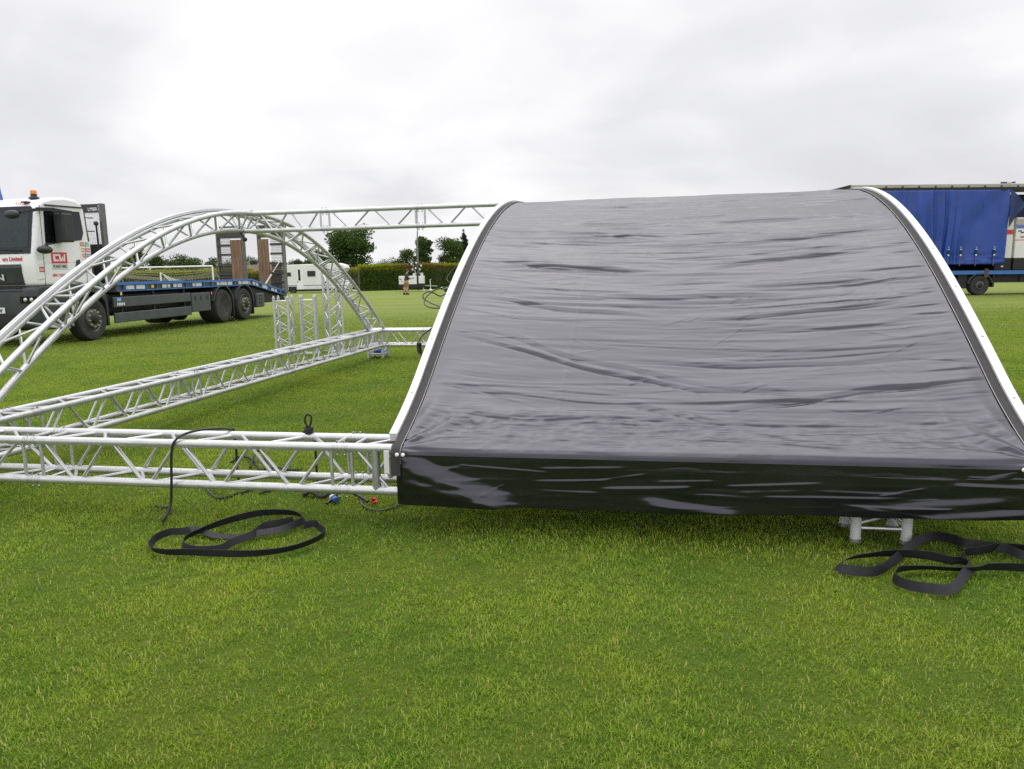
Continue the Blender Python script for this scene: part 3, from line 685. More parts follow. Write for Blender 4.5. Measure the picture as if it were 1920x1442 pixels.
def valance():
    sa, sb = S1 + .07, S2 + .05; ns, nz_ = 520, 90
    S = np.linspace(sa, sb, ns); Tt = np.linspace(0, 1, nz_); SS, TT = np.meshgrid(S, Tt)
    zb = np.interp(S, [sa, sa + .5, 5.0, sb], [.163, .160, .168, .196]) + .002 * np.sin(S * 5.1) + .0012 * np.sin(S * 13)
    Z = .440 + (zb[None, :] - .440) * TT
    Y = -0.066 + 0.016 * TT
    H = .004 * vnoise(SS * 1.1, TT * 2.2 + SS * .2, 21) + .002 * vnoise(SS * 2.2 + 7, TT * 4, 22) + .002 * vnoise(SS * 4 + 7, TT * 6.5, 23) + .0015 * (.5 - 2 * np.abs(vnoise(SS * 7 + vnoise(SS * 2, TT * 3, 25), TT * 6, 24)))
    # diagonal drape at both ends and a few hard creases
    def crease(p0, p1, w, a):
        d = np.array(p1) - np.array(p0); ln = np.hypot(*d); d = d / ln; x = (SS - p0[0]); y = (TT - p0[1]) * .29
        d2 = np.array([d[0] * ln, d[1] * ln * .29]); l2 = np.hypot(*d2); d2 = d2 / l2
        t = (x * d2[0] + y * d2[1]) / l2; n = x * -d2[1] + y * d2[0]; env = smooth01(np.minimum(t, 1 - t) / .25) * (t > 0) * (t < 1)
        return a * env * smooth01(n / w + .5) * np.exp(-np.maximum(n / w - .5, 0) / 2.2)
    for c in (((3.29, .02), (4.00, 1.0), .11, .036), ((3.27, .40), (3.95, 1.02), .05, .010), ((4.55, .72), (5.15, 1.02), .05, .013), ((4.95, .46), (5.5, .34), .014, .005), ((4.0, .45), (4.5, .38), .012, .005),
              ((4.35, .56), (4.9, .47), .014, .006), ((5.5, .86), (6.45, .52), .05, .010), ((5.85, 1.0), (6.5, .78), .05, .012), ((6.0, .30), (6.5, .36), .02, .007), ((5.1, .64), (5.9, .60), .014, .005)): H += crease(*c)
    rv = np.random.default_rng(77)
    for _ in range(46):
        x0 = rv.uniform(sa, sb - .2); y0 = rv.uniform(.15, .95); l_ = rv.uniform(.15, .6); H += crease((x0, y0), (x0 + l_, y0 + rv.normal(-.02, .12)), rv.uniform(.005, .02), rv.choice([-.6, 1, 1]) * rv.uniform(.0010, .0038))
    top = smooth01(TT / .14); H *= top * smooth01(np.minimum(SS - sa, sb - SS) / .06 + .2)
    Y = Y - np.clip(H, -.018, .05)
    co = np.stack([SS, Y, Z], -1).reshape(-1, 3); I = np.arange(nz_ * ns).reshape(nz_, ns)
    q = np.stack([I[:-1, :-1], I[1:, :-1], I[1:, 1:], I[:-1, 1:]], -1).reshape(-1, 4)
    o = np_mesh('valance', co, q, mat=tarp_m, parent=canopy)
    sm = o.modifiers.new('solid', 'SOLIDIFY'); sm.thickness = .0015
valance()
# rails and the matt grey edging between rail and sheet
tp_vis = [(d, z) for d, z in TP]
rp = [p for p in TP if .03 < p[0] < DD]; rn = normals(rp)
for s0, sg in ((S1, 1), (S2, -1)):
    a, b = (0.0, .045) if sg > 0 else (-.048, 0.0)
    sweep('keder_rail', rp, rn, [(a, -.03), (b, -.03), (b, .020), (a, .020)], s0, rail_white, frame)
    c, d = (.049, .098) if sg > 0 else (-.098, -.049)
    ep = TP; en = normals(ep)
    sweep('edge_band', ep, en, [(c, .003), (d, .003), (d, .007), (c, .007)], s0, band_grey, canopy)
    tx = d if sg > 0 else c
    sweep('edge_seam', ep, en, [(tx - .0012, .0060), (tx + .0012, .0060), (tx + .0012, .0078), (tx - .0012, .0078)], s0, thread, canopy)
    for k in range(12, 150, 15):
        (d_, z_), (nd_, nz_) = rp[k], rn[k]; q0 = Vector((s0 + (a + b) / 2, d_ + nd_ * .019, z_ + nz_ * .019)); MB().tube([q0, q0 + Vector((0, nd_, nz_)) * .005], [.008, .005], 8).build('screw', alu_dull, frame)
    # end piece hanging over the eave
    MB().mat(rail_white).box(s0 + min(a, b) + .004, -.062, .330, s0 + max(a, b) - .012, -.050, .455).mat(band_grey).box(s0 + min(c, d) - .004, -.074, .322, s0 + max(c, d), -.066, .452).build('edge_tail', None, canopy)
    for e in ((.085, .118) if sg > 0 else (-.118, -.158)):
        MB().lathe([(-.086, .0), (-.086, .006), (-.082, .010), (-.076, .011)], (s0 + e, 0, .440), axis=1, n=16).build('rivet', white_v, canopy)

# ------------------------------------------------------------------ upright truss towers on the lawn
def tower(x, y, rz, h, label, spigots=True, n=3, grp='upright truss sections on the lawn'):
    t = empty('truss_tower', (x, y, g(x, y)), rz); tag(t, label, 'truss tower', grp)
    a = .12; cs = [(-a, -a), (a, -a), (a, a), (-a, a)]
    top = h - (.07 if spigots else 0)
    for cx, cy in cs:
        mb = MB().tube([(cx, cy, .02), (cx, cy, top)], .0245, 12)
        mb.build('chord', alu, t)
        if spigots:
            MB().mat(alu2).lathe([(top, .0285), (top + .03, .0285), (top + .032, .020), (top + .062, .014), (top + .066, .0)], (cx, cy, 0), axis=2, n=12).build('spigot', None, t)
    for i in range(4):
        p, q = cs[i], cs[(i + 1) % 4]
        dx, dy = (q[0] - p[0]) * .08, (q[1] - p[1]) * .08
        for k in range(n):
            z0 = .06 + (top - .12) * k / n; z1 = .06 + (top - .12) * (k + 1) / n; zm = (z0 + z1) / 2
            MB().tube([(p[0] + dx, p[1] + dy, z0 + .01), (q[0] - dx, q[1] - dy, zm - .01)], .0095, 7).build('brace', alu2, t)
            MB().tube([(q[0] - dx, q[1] - dy, zm + .01), (p[0] + dx, p[1] + dy, z1 - .01)], .0095, 7).build('brace', alu2, t)
        MB().tube([(p[0] + dx, p[1] + dy, top - .03), (q[0] - dx, q[1] - dy, top - .03)], .0095, 7).build('brace', alu2, t)
    MB().box(-.17, -.17, 0, .17, .17, .012).build('base_plate', alu_dull, t, bevel=.004)
    return t
pA, pB, pC = gpt(537, 665), gpt(583, 662), gpt(629, 658)
tower(pA.x, pA.y, R(-2), 1.04, 'short upright truss section, leftmost of three behind the side truss')
tower(pB.x, pB.y, R(8), 1.04, 'short upright truss section standing between two other upright ones')
tower(pC.x, pC.y, R(33), 1.52, 'tallest upright truss section, turned corner on beneath the arch', n=4)

# ------------------------------------------------------------------ wheels (axis along local x, outer face toward +x)
def wheel(par, x, y, z, r, w, kind='front', name='wheel', rz=0.0, rimm=None, nutm=None):
    """kind: 'front' hub standing out, 'dual' deep dished rear, 'car' alloy"""
    e = empty(name, (x, y, z), rz, par); rr_ = r * .60
    MB().lathe([(-w, rr_), (-w, r * .93), (-w * .88, r * .985), (-w * .7, r), (-w * .3, r), (-w * .12, r * .985), (-.0, r * .93), (.004, r * .82), (.002, r * .72), (-.012, r * .63), (-.02, rr_)], (0, 0, 0), 0, 40).build('tyre', tyre_m, e)
    mb = MB().mat(rimm or rim_m); R_ = rr_ + .012
    if kind == 'front':
        mb.lathe([(-w, R_), (-.01, R_), (.0, R_ * .97), (-.03, R_ * .90), (-.045, R_ * .72), (.02, R_ * .62), (.035, R_ * .45), (.035, R_ * .40)], (0, 0, 0), 0, 36)
        mb.mat(chassis).lathe([(.036, R_ * .42), (.07, R_ * .36), (.085, R_ * .24), (.09, 0)], (0, 0, 0), 0, 24)
        for k in range(8):
            q = 2 * pi * k / 8; mb.ball((-.030, R_ * .80 * cos(q), R_ * .80 * sin(q)), R_ * .085, 10, 6, (.25, 1, 1))
    elif kind == 'dual':
        mb.lathe([(-w, R_), (-.02, R_), (-.01, R_ * .97), (-.06, R_ * .90), (-.16, R_ * .84), (-.19, R_ * .70)], (0, 0, 0), 0, 36)
        mb.mat(chassis).lathe([(-.19, R_ * .72), (-.19, R_ * .45), (-.07, R_ * .42), (-.05, R_ * .30), (-.05, 0)], (0, 0, 0), 0, 24)
        mb.mat(rimm or rim_m)
    else:
        mb.lathe([(-w, R_), (.0, R_), (-.01, R_ * .92), (-.05, R_ * .9), (-.05, R_ * .3)], (0, 0, 0), 0, 30)
        for k in range(6):
            q = 2 * pi * k / 6; mb.bar((-.015, R_ * .15 * cos(q), R_ * .15 * sin(q)), (-.012, R_ * .93 * cos(q), R_ * .93 * sin(q)), R_ * .2, .02, (1, 0, 0))
        mb.lathe([(-.05, R_ * .3), (.0, R_ * .25), (.002, 0)], (0, 0, 0), 0, 18)
    mb.build('rim', None, e)
    if kind in ('front', 'dual') and nutm:
        nb = MB()
        for k in range(10):
            q = 2 * pi * k / 10 + .2; a, rad = (.025, R_ * .58) if kind == 'front' else (-.19, R_ * .60)
            nb.lathe([(a, .021), (a + .045, .017), (a + .05, 0)], (0, rad * cos(q), rad * sin(q)), 0, 8)
        nb.build('nut_ring', nutm, e)
    return e
def arc(cy, cz, r, a0, a1, n=14): return [(cy + r * cos(R(a0 + (a1 - a0) * i / n)), cz + r * sin(R(a0 + (a1 - a0) * i / n))) for i in range(n + 1)]
def strip(mb, path, t, x0, x1):
    """a curved plate following a (y,z) path, thickness t, spanning x0..x1"""
    n = len(path); out = []
    for i in range(n):
        a, b = path[max(i - 1, 0)], path[min(i + 1, n - 1)]; d = Vector((b[0] - a[0], b[1] - a[1])).normalized(); out.append((path[i][0] - d.y * t, path[i][1] + d.x * t))
    for i in range(n - 1): mb.prism([path[i], path[i + 1], out[i + 1], out[i]], 0, x0, x1)
    return mb

# ------------------------------------------------------------------ flatbed plant lorry (local x outward to the near side, y rearward)
LB = R(8.5)
lorry = empty('flatbed_lorry', (-9.47, 17.5, g(-9.47, 17.5)), -LB)
tag(lorry, 'white cab plant hire lorry with blue flat deck and two upright loading ramps', 'lorry')
WD = 2.45
# cab shell
cab = empty('cab', parent=lorry)
shell = [(-1.42, 1.27), (-1.47, 1.55), (-1.47, 1.93), (-1.36, 2.45), (-1.24, 2.90), (-1.12, 3.02), (-.80, 3.10), (-.45, 3.14), (-.10, 3.12), (.08, 3.04), (.16, 2.90), (.22, 2.2), (.25, 1.9), (.27, 1.27)]
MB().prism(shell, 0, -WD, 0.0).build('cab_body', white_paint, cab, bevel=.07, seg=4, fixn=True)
# windscreen, its black surround, side glass
def ft(z): # front face y at height z
    return float(np.interp(z, [1.27, 1.55, 1.93, 2.45, 2.90], [-1.42, -1.47, -1.47, -1.36, -1.24]))
def front_panel(poly2, off, th):  # poly2: (x,z) on the sloped front
    vs = [(x, ft(z) - off, z) for x, z in poly2] + [(x, ft(z) - off + th, z) for x, z in poly2]; n = len(poly2)
    return vs, [tuple(range(n)), tuple(range(2 * n - 1, n - 1, -1))] + [(i, (i + 1) % n, (i + 1) % n + n, i + n) for i in range(n)]
ws = [(-2.38, 1.93), (-.09, 1.93), (-.085, 2.20), (-.10, 2.86), (-.16, 2.91), (-2.30, 2.91), (-2.36, 2.86)]
ws2 = [(-2.38, 2.20), (-2.38, 1.93), (-.09, 1.93), (-.085, 2.20)]; ws3 = [(-2.37, 2.45), (-2.38, 2.20), (-.085, 2.20), (-.088, 2.45)]; ws4 = [(-2.30, 2.90), (-2.36, 2.84), (-2.37, 2.45), (-.088, 2.45), (-.10, 2.84), (-.16, 2.90)]
mb = MB().mat(glass_black)
for k in (ws2, ws3, ws4): mb.add(*front_panel(k, .008, .006))
mb.build('windscreen_surround', None, cab, smooth=False, fixn=True)
mb = MB().mat(glass_dark)
for k in ([(-2.30, 2.20), (-2.30, 2.06), (-.155, 2.06), (-.15, 2.20)], [(-2.30, 2.45), (-2.30, 2.20), (-.15, 2.20), (-.155, 2.45)], [(-2.26, 2.80), (-2.30, 2.45), (-.155, 2.45), (-.18, 2.80)]): mb.add(*front_panel(k, .013, .004))
mb.build('windscreen', None, cab, smooth=False, fixn=True)
MB().bar((-.30, -1.49, 2.0), (-1.3, -1.475, 2.06), .02, .02).bar((-1.3, -1.49, 2.0), (-2.2, -1.475, 2.06), .02, .02).build('wiper', blk_plastic, cab)
def side_panel(name, poly, mat, x0=.0, th=.008, par=None, bevel=0):
    return MB().prism(poly, 0, x0, x0 + th).build(name, mat, par or cab, smooth=bool(bevel), bevel=bevel, fixn=True)
side_panel('window_frame', [(-1.10, 2.83), (-.02, 2.86), (.04, 2.40), (-.04, 2.24), (-.40, 2.21), (-1.13, 2.10), (-1.14, 2.2)], glass_black, .001, .006)
side_panel('side_window', [(-1.07, 2.80), (-.42, 2.82), (-.44, 2.24), (-1.10, 2.14)], glass_dark, .006, .004)
side_panel('quarter_window', [(-.36, 2.82), (-.05, 2.83), (.0, 2.40), (-.06, 2.27), (-.38, 2.25)], glass_black, .006, .004)
MB().bar((.010, -1.06, 2.93), (.010, .06, 2.95), .03, .03).build('drip_rail', blk_plastic, cab)
# door seams
for a, b in (((-1.26, 1.28), (-1.20, 2.92)), ((.02, 1.30), (.06, 2.2))):
    MB().bar((.0015, a[0], a[1]), (.0015, b[0], b[1]), .006, .012, (1, 0, 0)).build('door_seam', dark_gap, cab)
MB().bar((.0015, -1.25, 1.74), (.0015, .02, 1.77), .004, .008, (0, 0, 1)).build('door_crease', pale_v, cab)
side_panel('door_handle', [(-.27, 1.80), (-.17, 1.82), (-.16, 1.65), (-.23, 1.58), (-.31, 1.66)], blk_plastic, .0, .02, bevel=.006)
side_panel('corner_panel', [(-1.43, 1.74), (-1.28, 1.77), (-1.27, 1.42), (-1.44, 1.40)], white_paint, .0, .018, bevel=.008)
# roof edge marker, beacon, aerial
MB().box(-.36, -1.27, 2.97, -.22, -1.12, 3.00).build('roof_marker', blk_plastic, cab, bevel=.01)
bcn = empty('beacon', (-.30, -.95, 3.07), parent=cab)
MB().lathe([(0, .105), (.03, .10), (.05, .065), (.10, .060)], (0, 0, 0), 2, 18).build('beacon_base', blk_plastic, bcn)
MB().lathe([(.10, .062), (.155, .062), (.175, .05), (.182, 0)], (0, 0, 0), 2, 18).build('lens', amber, bcn)
MB().mat(blue_v).tube([(-.93, -1.1, 3.05), (-.94, -1.1, 3.16)], .03, 10).tube([(-.94, -1.1, 3.14), (-.97, -1.1, 3.50)], [.025, .006], 8).build('aerial', None, cab)
# grille, bumper, lights, plate
MB().prism([(-1.455, 1.30), (-1.50, 1.66), (-1.46, 1.72), (-1.40, 1.72), (-1.38, 1.30)], 0, -2.10, -.33).build('grille', slate, cab, bevel=.015, fixn=True)
for z in (1.33, 1.24, 1.16): MB().box(-2.06, -1.49, z, -.38, -1.475, z + .022).build('grille_slat', chassis, cab)
MB().box(-2.10, -1.50, 1.715, -.33, -1.44, 1.735).build('grille_trim', pale_v, cab, bevel=.006)
MB().prism([(-1.40, 1.28), (-1.48, 1.22), (-1.50, .80), (-1.47, .42), (-1.36, .35), (-1.02, .35), (-.62, .38), (-.60, 1.28)], 0, -WD, .0).build('bumper', slate, cab, bevel=.05, seg=3, fixn=True)
MB().box(-2.2, -1.512, .50, -.25, -1.50, .70).build('lower_intake', chassis, cab, bevel=.01)
hl = MB().mat(glass_black).box(-.42, -1.512, .92, -.06, -1.47, 1.06).mat(steel).ball((-.16, -1.51, .99), .045, 12, 8, (1, .3, 1)).ball((-.30, -1.51, .99), .045, 12, 8, (1, .3, 1)); hl.build('headlight', None, cab)
hl = MB().mat(glass_black).box(-2.39, -1.512, .92, -2.03, -1.47, 1.06).mat(steel).ball((-2.13, -1.51, .99), .045, 12, 8, (1, .3, 1)).ball((-2.27, -1.51, .99), .045, 12, 8, (1, .3, 1)); hl.build('headlight', None, cab)
side_panel('marker_lamp', [(-1.28, .97), (-1.22, .97), (-1.22, 1.04), (-1.28, 1.04)], amber, .0, .01)
plate = MB().box(-1.29, -1.520, .72, -.79, -1.510, .84).build('number_plate', white_v, cab)
text('W', .11, blk_v, cab, (-.90, -1.521, .738), (1, 0, 0), (0, 0, 1), bold=.004, align='CENTER')
text('MAN', .24, pale_v, cab, (-.72, -1.492, 1.40), (1, 0, 0), (0, -.12, 1), bold=.006, align='RIGHT', sxy=(1.25, .72))
# steps and arch of the front axle
MB().prism([(-.62, 1.28), (-.60, .36)] + [(-.52, .36)] + arc(.08, .50, .60, 192, 20, 16) + [(.62, 1.0), (.40, 1.28)], 0, -.40, -.002).build('wheel_arch', slate, cab, bevel=.012, fixn=True)
MB().box(-.25, -1.22, .62, .004, -.66, .66).box(-.25, -1.22, .93, .004, -.66, .97).build('step', blk_plastic, cab)
MB().prism([(.60, .30), (.66, .30), (.64, .95), (.56, 1.0)], 0, -.45, .0).build('mudflap', blk_plastic, lorry)
# mirrors
mir = empty('mirror', parent=cab)
MB().box(.06, -.93, 2.17, .30, -.62, 2.77).build('mirror_housing', blk_plastic, mir, bevel=.035, seg=3)
MB().bar((.0, -1.30, 2.83), (.22, -1.05, 2.83), .05, .07).bar((.2, -1.08, 2.83), (.24, -.60, 2.80), .05, .06).bar((.24, -.62, 2.80), (.06, -.42, 2.76), .05, .05).build('mirror_arm', blk_plastic, mir)
mir2 = empty('mirror', parent=cab)
MB().ball((-.20, -1.72, 2.70), .17, 16, 10, (1.0, .45, .52)).build('mirror_housing', blk_plastic, mir2)
MB().bar((-.05, -1.68, 2.74), (.02, -1.30, 2.82), .05, .06).build('mirror_arm', blk_plastic, mir2)
mir3 = empty('mirror', parent=cab)
MB().ball((.20, -1.42, 2.0), .20, 16, 10, (.5, 1.0, .42)).build('mirror_housing', blk_plastic, mir3)
MB().bar((.15, -1.30, 2.03), (.0, -1.10, 2.14), .05, .05).build('mirror_arm', blk_plastic, mir3)
# livery
def side_quad(y0, z0, y1, z1, mat, x=.0035, name='decal', par=None): return MB().box(x - .002, y0, z0, x, y1, z1).build(name, mat, par or cab, smooth=False)
side_quad(-1.02, 1.60, -.55, 1.965, pale_v, .003, 'sign_backing'); side_quad(-1.02, 1.735, -.55, 1.965, red_m, .0055, 'sign_field')
def cw_logo(y0, z0, w, h, mat, x, par=None):
    """blocky C joined to a W"""
    mb = MB(); s = w / 10.0; k = h / 6.0
    def P(poly): mb.prism([(y0 + a * s, z0 + b * k) for a, b in poly], 0, x, x + .0015)
    P([(0, 0), (4.2, 0), (4.2, 1.5), (1.6, 1.5), (1.6, 4.5), (4.2, 4.5), (4.2, 6), (0, 6)]) if False else None
    P([(0, 0), (1.6, 0), (1.6, 6), (0, 6)]); P([(1.6, 0), (4.4, 0), (4.4, 1.5), (1.6, 1.5)]); P([(1.6, 4.5), (4.4, 4.5), (4.4, 6), (1.6, 6)])
    P([(4.4, 6), (5.9, 6), (6.5, 1.2), (5.6, 0), (5.2, 0)]); P([(5.6, 0), (6.5, 1.2), (7.3, 4.0), (7.7, 4.0), (7.7, 2.4), (6.9, 0)])
    P([(7.7, 4.0), (8.5, 1.2), (8.2, 0), (8.0, 0), (7.7, 2.4)]); P([(8.5, 1.2), (8.8, 6), (10, 6), (9.5, 0), (8.2, 0)])
    return mb.build('logo', mat, par or cab, smooth=False)
cw_logo(-.965, 1.775, .36, .15, white_v, .0058)
text('PLANT HIRE', .092, blk_v, cab, (.003, -.785, 1.638), (0, 1, 0), (0, 0, 1), align='CENTER', sxy=(.80, 1))
text('0800 1750211', .082, red_m, cab, (.001, -1.03, 1.455), (0, 1, 0), (0, 0, 1), sxy=(.84, 1))
for k, (y, z, m) in enumerate(((-.10, 2.11, red_m), (.06, 2.11, green_v), (-.075, 1.985, gold_v), (.075, 1.985, red_m), (-.055, 1.865, red_m), (.09, 1.865, blue_v))):
    if k == 0: side_quad(-.12, 1.82, .225, 2.22, white_v, .003, 'sticker_sheet')
    side_quad(y, z, y + .125, z + .085, m, .0045, 'sticker'); cw_logo(y + .02, z + .02, .085, .045, white_v, .0048)
side_quad(-1.41, 1.55, -1.28, 1.66, red_m, .0195, 'sticker'); cw_logo(-1.395, 1.575, .10, .055, white_v, .0198)
text('ers Limited', .125, red_m, cab, (-.29, -1.478, 1.79), (1, 0, 0), (0, 0, 1), align='RIGHT', bold=.002, sxy=(.80, 1))
text('t.co.uk', .11, red_m, cab, (-.24, -1.225, 2.945), (1, 0, 0), (0, .55, 1), align='RIGHT', sxy=(.95, .85), shear=.2, bold=.002)
# seated driver behind the glass
# headboard
hb = empty('headboard', parent=lorry)
MB().box(-.05, .70, 1.28, .02, .86, 3.10).build('headboard_post', pmat('post_grey', (.13, .13, .135), .45), hb, bevel=.01)
MB().box(-WD - .02, .70, 1.28, -WD + .06, .98, 3.10).build('headboard_post', pmat('post_grey', (.13, .13, .135), .45), hb, bevel=.01)
MB().box(-WD + .06, .72, 2.90, -.06, .80, 3.09).build('headboard_beam', blk_plastic, hb)
MB().box(-WD + .06, .74, 1.28, -.06, .80, 2.18).build('headboard_plate', chassis, hb)
mb = MB()
for i in range(24): mb.box(-WD + .06, .755, 2.19 + i * .030, -.06, .763, 2.197 + i * .030)
for i in range(60): mb.box(-WD + .08 + i * .0385, .764, 2.19, -WD + .087 + i * .0385, .770, 2.90)
mb.build('wire_grille', pale_v, hb, smooth=False)
text('LMBR', .125, white_v, hb, (-.33, .719, 2.935), (1, 0, 0), (0, 0, 1), sxy=(.80, .9))
MB().tube([(-.025 + .035 * cos(a), .715, 3.035 + .035 * sin(a)) for a in np.linspace(0, 2 * pi, 14, endpoint=False)], .008, 6, True).tube([(-.025 + .035 * cos(a), .715, 2.96 + .035 * sin(a)) for a in np.linspace(0, 2 * pi, 14, endpoint=False)], .008, 6, True).build('emblem', white_v, hb)
MB().tube([(-.07, .60, 2.63), (-.06, .62, 1.6)], .022, 8).ball((-.07, .60, 2.64), .055, 10, 8).build('work_lamp', blk_plastic, hb)
mb = MB()
for z in (2.15, 2.45, 2.75): mb.bar((-.1, .24, z), (-.1, .55, z + .01), .02, .02)
mb.build('stay_bracket', chassis, cab)
side_panel('rear_trim', [(.10, 2.92), (.17, 2.86), (.275, 1.90), (.30, 1.30), (.26, 1.30), (.235, 1.9)], blk_plastic, -.12, .105)
# deck
deck = empty('deck', parent=lorry)
MB().prism([(1.05, 1.06), (7.8, 1.06), (10.45, .60), (10.45, .72), (7.8, 1.20), (1.05, 1.24)], 0, -WD + .05, -.05).build('deck_floor', guard_grey, deck, smooth=False, fixn=True)
def slope(y): return float(np.interp(y, [1.05, 7.8, 10.45], [1.26, 1.25, .76]))
mb = MB()
for a, b in ((1.05, 7.8), (7.8, 10.45)):
    for x in (-.04, -WD): mb.prism([(a, slope(a) - .035), (b, slope(b) - .035), (b, slope(b) + .015), (a, slope(a) + .015)], 0, x, x + .04)
    for x in (-.045, -WD + .005): mb.prism([(a, slope(a) - .185), (b, slope(b) - .185 + (.03 if b > 8 else 0)), (b, slope(b) - .16 + (.03 if b > 8 else 0)), (a, slope(a) - .16)], 0, x, x + .035)
mb.build('side_rail', blue_paint, deck, smooth=False, fixn=True)
mb = MB()
for y in np.arange(1.3, 10.3, .45): mb.prism([(y, slope(y) - .16), (y + .03, slope(y) - .16), (y + .03, slope(y) - .035), (y, slope(y) - .035)], 0, -.045, -.012)
mb.build('rail_bracket', blue_paint, deck, smooth=False)
r_ = random.Random(3)
for y0, y1 in ((1.4, 1.72), (1.8, 2.15), (2.9, 3.25), (3.4, 3.8), (4.35, 4.8), (5.65, 6.55), (6.95, 7.7), (7.9, 8.25), (8.5, 8.9), (9.2, 9.6)):
    MB().prism([(y0, slope(y0) - .145), (y1, slope(y1) - .145), (y1, slope(y1) - .05), (y0, slope(y0) - .05)], 0, -.04, -.022).build('reflector', marker_white, deck, smooth=False)
MB().prism([(2.42, slope(2) - .13), (2.52, slope(2) - .13), (2.52, slope(2) - .06), (2.42, slope(2) - .06)], 0, -.04, -.018).build('reflector', yellow_m, deck, smooth=False)
# chassis, tanks, side guards
MB().box(-1.75, .3, .55, -.75, 9.6, 1.05).build('chassis_rail', chassis, lorry)
MB().box(-.9, 1.0, .55, -.25, 4.0, 1.04).build('fuel_tank', chassis, lorry, bevel=.08, seg=3)
MB().box(-WD + .1, 1.0, .4, -1.5, 5.0, 1.04).build('far_side_tank', chassis, lorry, bevel=.06)
MB().prism([(7.6, 1.05), (10.4, .58), (10.4, .45), (9.0, .45), (8.0, .75)], 0, -WD + .15, -.12).build('tail_frame', chassis, lorry, fixn=True)
for z0, z1, nm in ((.70, .945, 'side_guard'), (.335, .575, 'side_guard')):
    MB().box(-.05, .86, z0, .0, 4.16, z1).build(nm, guard_grey, lorry, bevel=.02)
for y in (1.2, 2.5, 3.9): MB().box(-.10, y, .34, -.055, y + .06, 1.06).build('guard_post', chassis, lorry)
text('MAN', .10, white_v, lorry, (.0, .97, .745), (0, 1, 0), (0, 0, 1), bold=.004, sxy=(1.3, .9)); MB().box(.0, .98, .845, .003, 1.14, .925).build('emblem', sky_v, lorry)
MB().box(.0, 1.12, .985, .004, 1.19, 1.06).build('hazard_sticker', yellow_m, lorry)
tb = empty('tool_box', parent=lorry)
MB().box(-.55, 4.20, .40, .0, 5.18, .93).build('box_body', guard_grey, tb, bevel=.02)
for y in (4.32, 4.62, 4.95): MB().box(.0, y, .72, .006, y + .10, .85).build('latch', blk_plastic, tb, bevel=.004)
MB().box(.0, 5.22, .86, .012, 5.27, .93).build('marker_lamp', amber, lorry)
lb = empty('rear_box', parent=lorry)
MB().box(-.4, 8.05, .33, .0, 8.62, .80).build('box_body', guard_grey, lb, bevel=.06, seg=3)
for y in (8.18, 8.32): 
    for z in (.45, .57, .68): MB().box(.0, y, z, .006, y + .08, z + .06).build('vent', chassis, lb)
# axles
wheel(lorry, .0, .08, .50, .50, .30, 'front', rimm=rim_m, nutm=nut_m)
wheel(lorry, .0, 5.92, .50, .50, .58, 'dual', rimm=rim_m)
wheel(lorry, .0, 7.22, .49, .49, .30, 'front', rimm=rim_m, nutm=nut_m)
for y, k in ((.08, .3), (5.92, .58), (7.22, .3)):
    e = empty('wheel', (-WD, y, .5), parent=lorry); MB().lathe([(0, .3), (0, .46), (.03, .5), (k - .03, .5), (k, .46), (k, .3)], (0, 0, 0), 0, 28).build('tyre', tyre_m, e); MB().lathe([(.05, 0), (.05, .31)], (0, 0, 0), 0, 20).build('rim', chassis, e)
for y in (5.92, 7.22):
    mb = MB(); strip(mb, arc(y, .50, .585, 165, 8, 14), .03, -.5, .015); mb.build('mudguard', guard_grey, lorry, fixn=True)
    MB().prism([(y + .57, .14), (y + .60, .14), (y + .62, .58), (y + .58, .60)], 0, -.48, -.005).build('mudflap', blk_plastic, lorry)
# ramps standing upright at the tail
def ramp(x0, x1, wood_first, y, zb):
    rp_ = empty('loading_ramp', parent=lorry); w = x1 - x0; zt = 3.10; mid = x0 + w * .48
    wa, wb = (x0, mid) if wood_first else (x0 + w * .52, x1)
    la, lb_ = (mid, x1) if wood_first else (x0, x0 + w * .52)
    for x in (x0, x1 - .05): MB().box(x, y - .02, zb, x + .05, y + .22, zt).build('ramp_stile', ramp_steel, rp_, bevel=.005)
    k = 3; ww = (wb - wa - .05) / k
    for i in range(k): MB().box(wa + .025 + i * ww, y - .035, zb + .03, wa + .025 + (i + 1) * ww - .006, y - .005, 2.62).build('plank', wood, rp_)
    MB().box(x0 + .05, y - .01, 2.68, x1 - .05, y + .16, zt).build('ramp_toe', mesh_grey, rp_)
    for z in (2.39, 2.07, 1.72, 1.40, 1.08): 
        if z > zb: MB().box(la + .02, y - .03, z, lb_ - .02, y + .12, z + .075).build('rung', mesh_grey, rp_)
    mb = MB()
    for z in np.arange(max(zb, 1.1), 2.66, .055): mb.bar((la + .02, y + .06, z), (lb_ - .02, y + .06, z), .006, .010)
    for x in np.arange(la + .03, lb_ - .02, .045): mb.bar((x, y + .065, zb), (x, y + .065, 2.66), .006, .006)
    mb.build('grating', mesh_grey, rp_, smooth=False)
    mb = MB(); 
    for z in np.arange(zb + .02, 1.78, .075): mb.box(la + .02, y + .02, z, lb_ - .02, y + .05, z + .058)
    mb.build('slat_panel', mesh_grey, rp_, smooth=False)
    return rp_
ramp(-2.46, -1.47, False, 10.2, .80); ramp(-.92, .03, True, 10.2, .72)
st = empty('ramp_strut', parent=lorry); MB().tube([(-.06, 10.12, 1.86), (-.30, 9.95, 1.45)], .022, 8).tube([(-.28, 9.97, 1.48), (-.56, 9.75, .95)], .038, 8).build('spring_ram', steel, st)
MB().ball((-.31, 9.93, 1.44), .05, 10, 6).build('ram_joint', blk_plastic, st)

